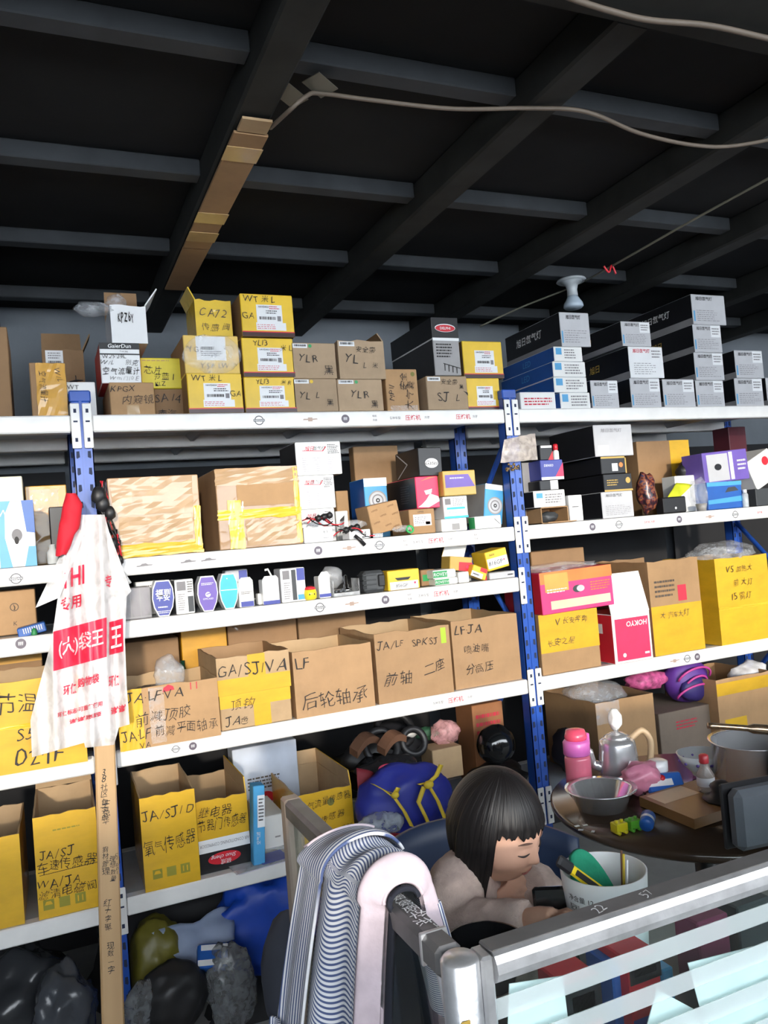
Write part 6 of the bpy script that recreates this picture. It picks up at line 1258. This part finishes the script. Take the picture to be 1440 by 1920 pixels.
# trousers and shoes under the desk
b = MB(); fl = Vector((fwd.x, fwd.y, 0)).normalized()
for s_ in (-1, 1):
    hp = PEL+lef*(.05*s_); kn_ = hp+fl*.24+Vector((0, 0, -.0)); kn_.z = .54; ft = kn_+fl*.0; ft.z = .10
    chain([hp, kn_, kn_.lerp(ft, .5), ft], [.062, .05, .043, .036], b, 14)
tr = b.build('trousers', paint('dark_trousers', (.04, .045, .07), .8), girl); rm = tr.modifiers.new('one_cloth', 'REMESH'); rm.mode = 'VOXEL'; rm.voxel_size = .007; rm.use_smooth_shade = True
for s_ in (-1, 1): q = PEL+lef*(.05*s_)+fl*.27; MB().ico((q.x, q.y, .06), (.05, .05, .035), 2).build('shoe', BLKM, girl)
# hair: cap, bob and fringe
def hair_pt(phi, t, grow=1.0):
    """phi 0 = face; t 0 crown .. 1 tip"""
    front = max(0, 1-abs(phi)/R(62)); ap = abs(phi)
    zt = .026 if ap < R(60) else (-.100 if ap < R(95) else -.100+.045*min(1, (ap-R(95))/R(50)))
    if R(60) <= ap < R(66): zt = .026+(-.100-.026)*((ap-R(60))/R(6))
    th = math.pi/2*(1-t*1.0); z = .103*math.sin(th) if t < 1 else 0
    # upper dome then straight fall
    L_dome = .62; ae = min(math.pi/2*.93, math.acos((zt+.016)/.108)) if zt > 0 else math.pi/2*.93
    if t < L_dome:
        a = ae*(t/L_dome); k = math.sin(a); z = .108*math.cos(a)
    elif zt > 0:
        q_ = (t-L_dome)/(1-L_dome); k = math.sin(ae)+.03*q_; z = .108*math.cos(ae)+(zt-.108*math.cos(ae))*q_
    else:
        k = 1-(.05 if ap < R(95) else .16)*((t-L_dome)/(1-L_dome))**2*(0 if front > 0 else 1); z0 = .108*math.cos(math.pi/2*.93); z = z0+(zt-z0)*((t-L_dome)/(1-L_dome))
    ax = .092 if abs(phi) > R(90) else .089; ay = .080
    x = ax*k*math.cos(phi)-.004; y = ay*k*math.sin(phi)
    return x*grow, y*grow, z
def hair_mesh(ph0, ph1, n, m, grow, jag, seed, name):
    r_ = random.Random(seed); b = MB(); cols = [r_.uniform(-jag, jag) for _ in range(n+1)]; uvs = []
    def fn(u, v):
        phi = ph0+(ph1-ph0)*u; x, y, z = hair_pt(phi, v, grow+.010*noise.noise(Vector((phi*5, v*2, seed)))*1.0)
        if v > .62: z += cols[int(round(u*n))]*(v-.62)/.38; k = 1+.012*math.sin(phi*37+seed); x *= k; y *= k
        return H(x, y, z)
    b.grid(fn, n, m); o = b.build(name, HAIR, girl, recalc=False); uv = o.data.uv_layers.new(name='strands'); w = n+1
    for p in o.data.polygons:
        for li in p.loop_indices: vi = o.data.loops[li].vertex_index; uv.data[li].uv = (seed*.37+(vi % w)/n*(ph1-ph0)/3, (vi//w)/m)
    sd_ = o.modifiers.new('thickness', 'SOLIDIFY'); sd_.thickness = .0022; sd_.offset = 1; return o
hair_mesh(R(62), R(298), 110, 26, 1.0, .006, 1, 'hair')
hair_mesh(R(-62), R(62), 72, 22, 1.012, .006, 2, 'fringe')
for k, (p0, p1) in enumerate(((63, 80), (-80, -63), (70, 110), (-110, -70))): hair_mesh(R(p0), R(p1), 16, 18, 1.03, .009, 5+k, 'side_lock')
# face details
LASH = paint('lash_black', (.02, .012, .01), .6); LIP = paint('lip_rose', (.50, .17, .15), .4)
def on_face(y, z, lift=.0008):
    x = math.sqrt(max(0, 1-y*y-z*z)); d = Vector((x, y, z)).normalized(); return H(*(d*(face_r(d)+lift)))
for s_ in (-1, 1):
    pts = [on_face(s_*(.20+.30*t), -.105-.035*math.sin(math.pi*t)+.01*t, .0006) for t in [k/10 for k in range(11)]]; MB().tube(pts, [.0006+.0012*math.sin(math.pi*k/10) for k in range(11)], 6).build('eyelashes', LASH, girl)
    pts = [on_face(s_*(.16+.36*t), .135+.03*math.sin(math.pi*t*.8), .0004) for t in [k/10 for k in range(11)]]; MB().tube(pts, [.0005+.0014*math.sin(math.pi*k/10) for k in range(11)], 6).build('eyebrow', paint('brow_brown', (.10, .05, .035), .8), girl)
b = MB(); b.grid(lambda u, v: on_face((u-.5)*.36*(1-.0*v), -.50-.0-.17*v if 0 else (-.598+(v-.5)*.15*math.sin(math.pi*min(max(u, .02), .98))), .0007), 14, 8); b.build('lips', LIP, girl, recalc=False)
MB().tube([on_face((t-.5)*.34, -.598+.012*math.cos((t-.5)*9), .0012) for t in [k/10 for k in range(11)]], .0007, 5).build('mouth_line', paint('mouth_dark', (.22, .06, .06), .5), girl)
# ------------------------------------------------------------------ striped jacket over the partition rail
def stripem():
    m, nt, p = _new('blue_white_stripe'); tc = nt.nodes.new('ShaderNodeTexCoord'); sx = nt.nodes.new('ShaderNodeSeparateXYZ'); nt.links.new(tc.outputs['UV'], sx.inputs[0])
    mu = nt.nodes.new('ShaderNodeMath'); mu.operation = 'FRACT'; nt.links.new(sx.outputs[0], mu.inputs[0])
    r = _ramp(nt, mu.outputs[0], [(0, (.72, .72, .74)), (.46, (.72, .72, .74)), (.54, (.07, .10, .22)), (.92, (.07, .10, .22))]); nt.links.new(r.outputs[0], p.inputs['Base Color'])
    e = r.color_ramp.elements.new(.985); e.color = (.72, .72, .74, 1); p.inputs['Roughness'].default_value = .85; n = _noise(nt, 300, 2); b = _bump(nt, n.outputs['Fac'], .2, .001); nt.links.new(b.outputs[0], p.inputs['Normal']); return m
STR = stripem(); LIN = paint('pinkish_lining', (.56, .46, .50), .85, bump=.3, scale=30); J0 = Vector((XL, -1.40, ZP))
jk = empty('striped_jacket', J0, 'blue and white striped jacket hung over the partition rail', 'jacket')
def drape(t, s, off=0.0):
    """t 0 far .. 1 near the camera along the rail; s 0 left hem, .5 rail, 1 right hem"""
    e = max(0, t-.86)/.2; ins = min(.022, .024*e); tt = t if t < .86 else .86+(t-.86)*.25; y_top = -1.405-.205*tt; f1 = math.sin(t*9.5+.6); f2 = math.sin(t*21+1.3)
    hump = .012+.030*min(1, max(0, (t+.05)/.55))+.005*math.sin(t*9)
    if s < .42:
        k = s/.42; z = .60+(ZP-.60)*k; dr = 1-k
        x = XL-.042-.012*math.sin(math.pi*k)-.020*dr+(.012*f1+.006*f2)*(.3+dr)*(1 if t < .8 else .4)-off+ins*1.3-.075*max(0, 1-t)*(.25+.75*dr)
        y = y_top+(.05*(1-t)+.02*t)*dr+.010*f1*dr
    elif s < .62:
        a = math.pi*(1-(s-.42)/.20); rx = .046+off-ins+(.0188*max(0, 1-t) if math.cos(a) < 0 else 0); x = XL+.002+rx*math.cos(a)*1.0; z = ZP+(hump+off-ins*.8)*math.sin(a)+.004*f2*math.sin(a); y = y_top+.006*f1
    else:
        k = (s-.62)/.38; z = ZP-.20*k; x = XL+.048+.035*k+.010*f1*k+off-ins; y = y_top-.01*k
    return Vector((x, y, z))-J0
def cloth(name, t0, t1, s0, s1, nt_, ns, mat, coord, off=0.0, thick=.004):
    b = MB(); b.grid(lambda u, v: drape(t0+(t1-t0)*u, s0+(s1-s0)*v, off), nt_, ns); o = b.build(name, mat, jk, recalc=False); uv = o.data.uv_layers.new(name='weave'); w = nt_+1
    for p in o.data.polygons:
        for li in p.loop_indices:
            vi = o.data.loops[li].vertex_index; u = t0+(t1-t0)*(vi % w)/nt_; v = s0+(s1-s0)*(vi//w)/ns; uv.data[li].uv = (coord(u, v), 0)
    sd_ = o.modifiers.new('thickness', 'SOLIDIFY'); sd_.thickness = thick; sd_.offset = 0; return o
cloth('front_panel', .30, .93, .0, 1.0, 70, 130, STR, lambda t, s: s*165+2.2*math.sin(t*12+s*6)+t*10*(1 if s < .45 else -.3))
cloth('sleeve', -.02, .36, .12, .60, 50, 80, STR, lambda t, s: t*36+s*10+1.0*math.sin(s*9), off=.010)
cloth('hanging_sleeve', -.02, .52, .0, .22, 50, 40, STR, lambda t, s: t*46+s*16, off=.022)
cloth('right_panel', .45, .90, .66, 1.0, 40, 40, STR, lambda t, s: t*34, off=.006)
cloth('lining_edge', .84, 1.06, .0, .98, 12, 110, LIN, lambda t, s: 0, off=.002, thick=.005)
cloth('collar', -.06, .04, .46, .57, 12, 24, LIN, lambda t, s: 0, off=.012, thick=.006)
cloth('dark_inside', 1.04, 1.2, .02, .62, 8, 60, paint('navy_inside', (.012, .013, .022), .9), lambda t, s: 0, off=-.004, thick=.006)
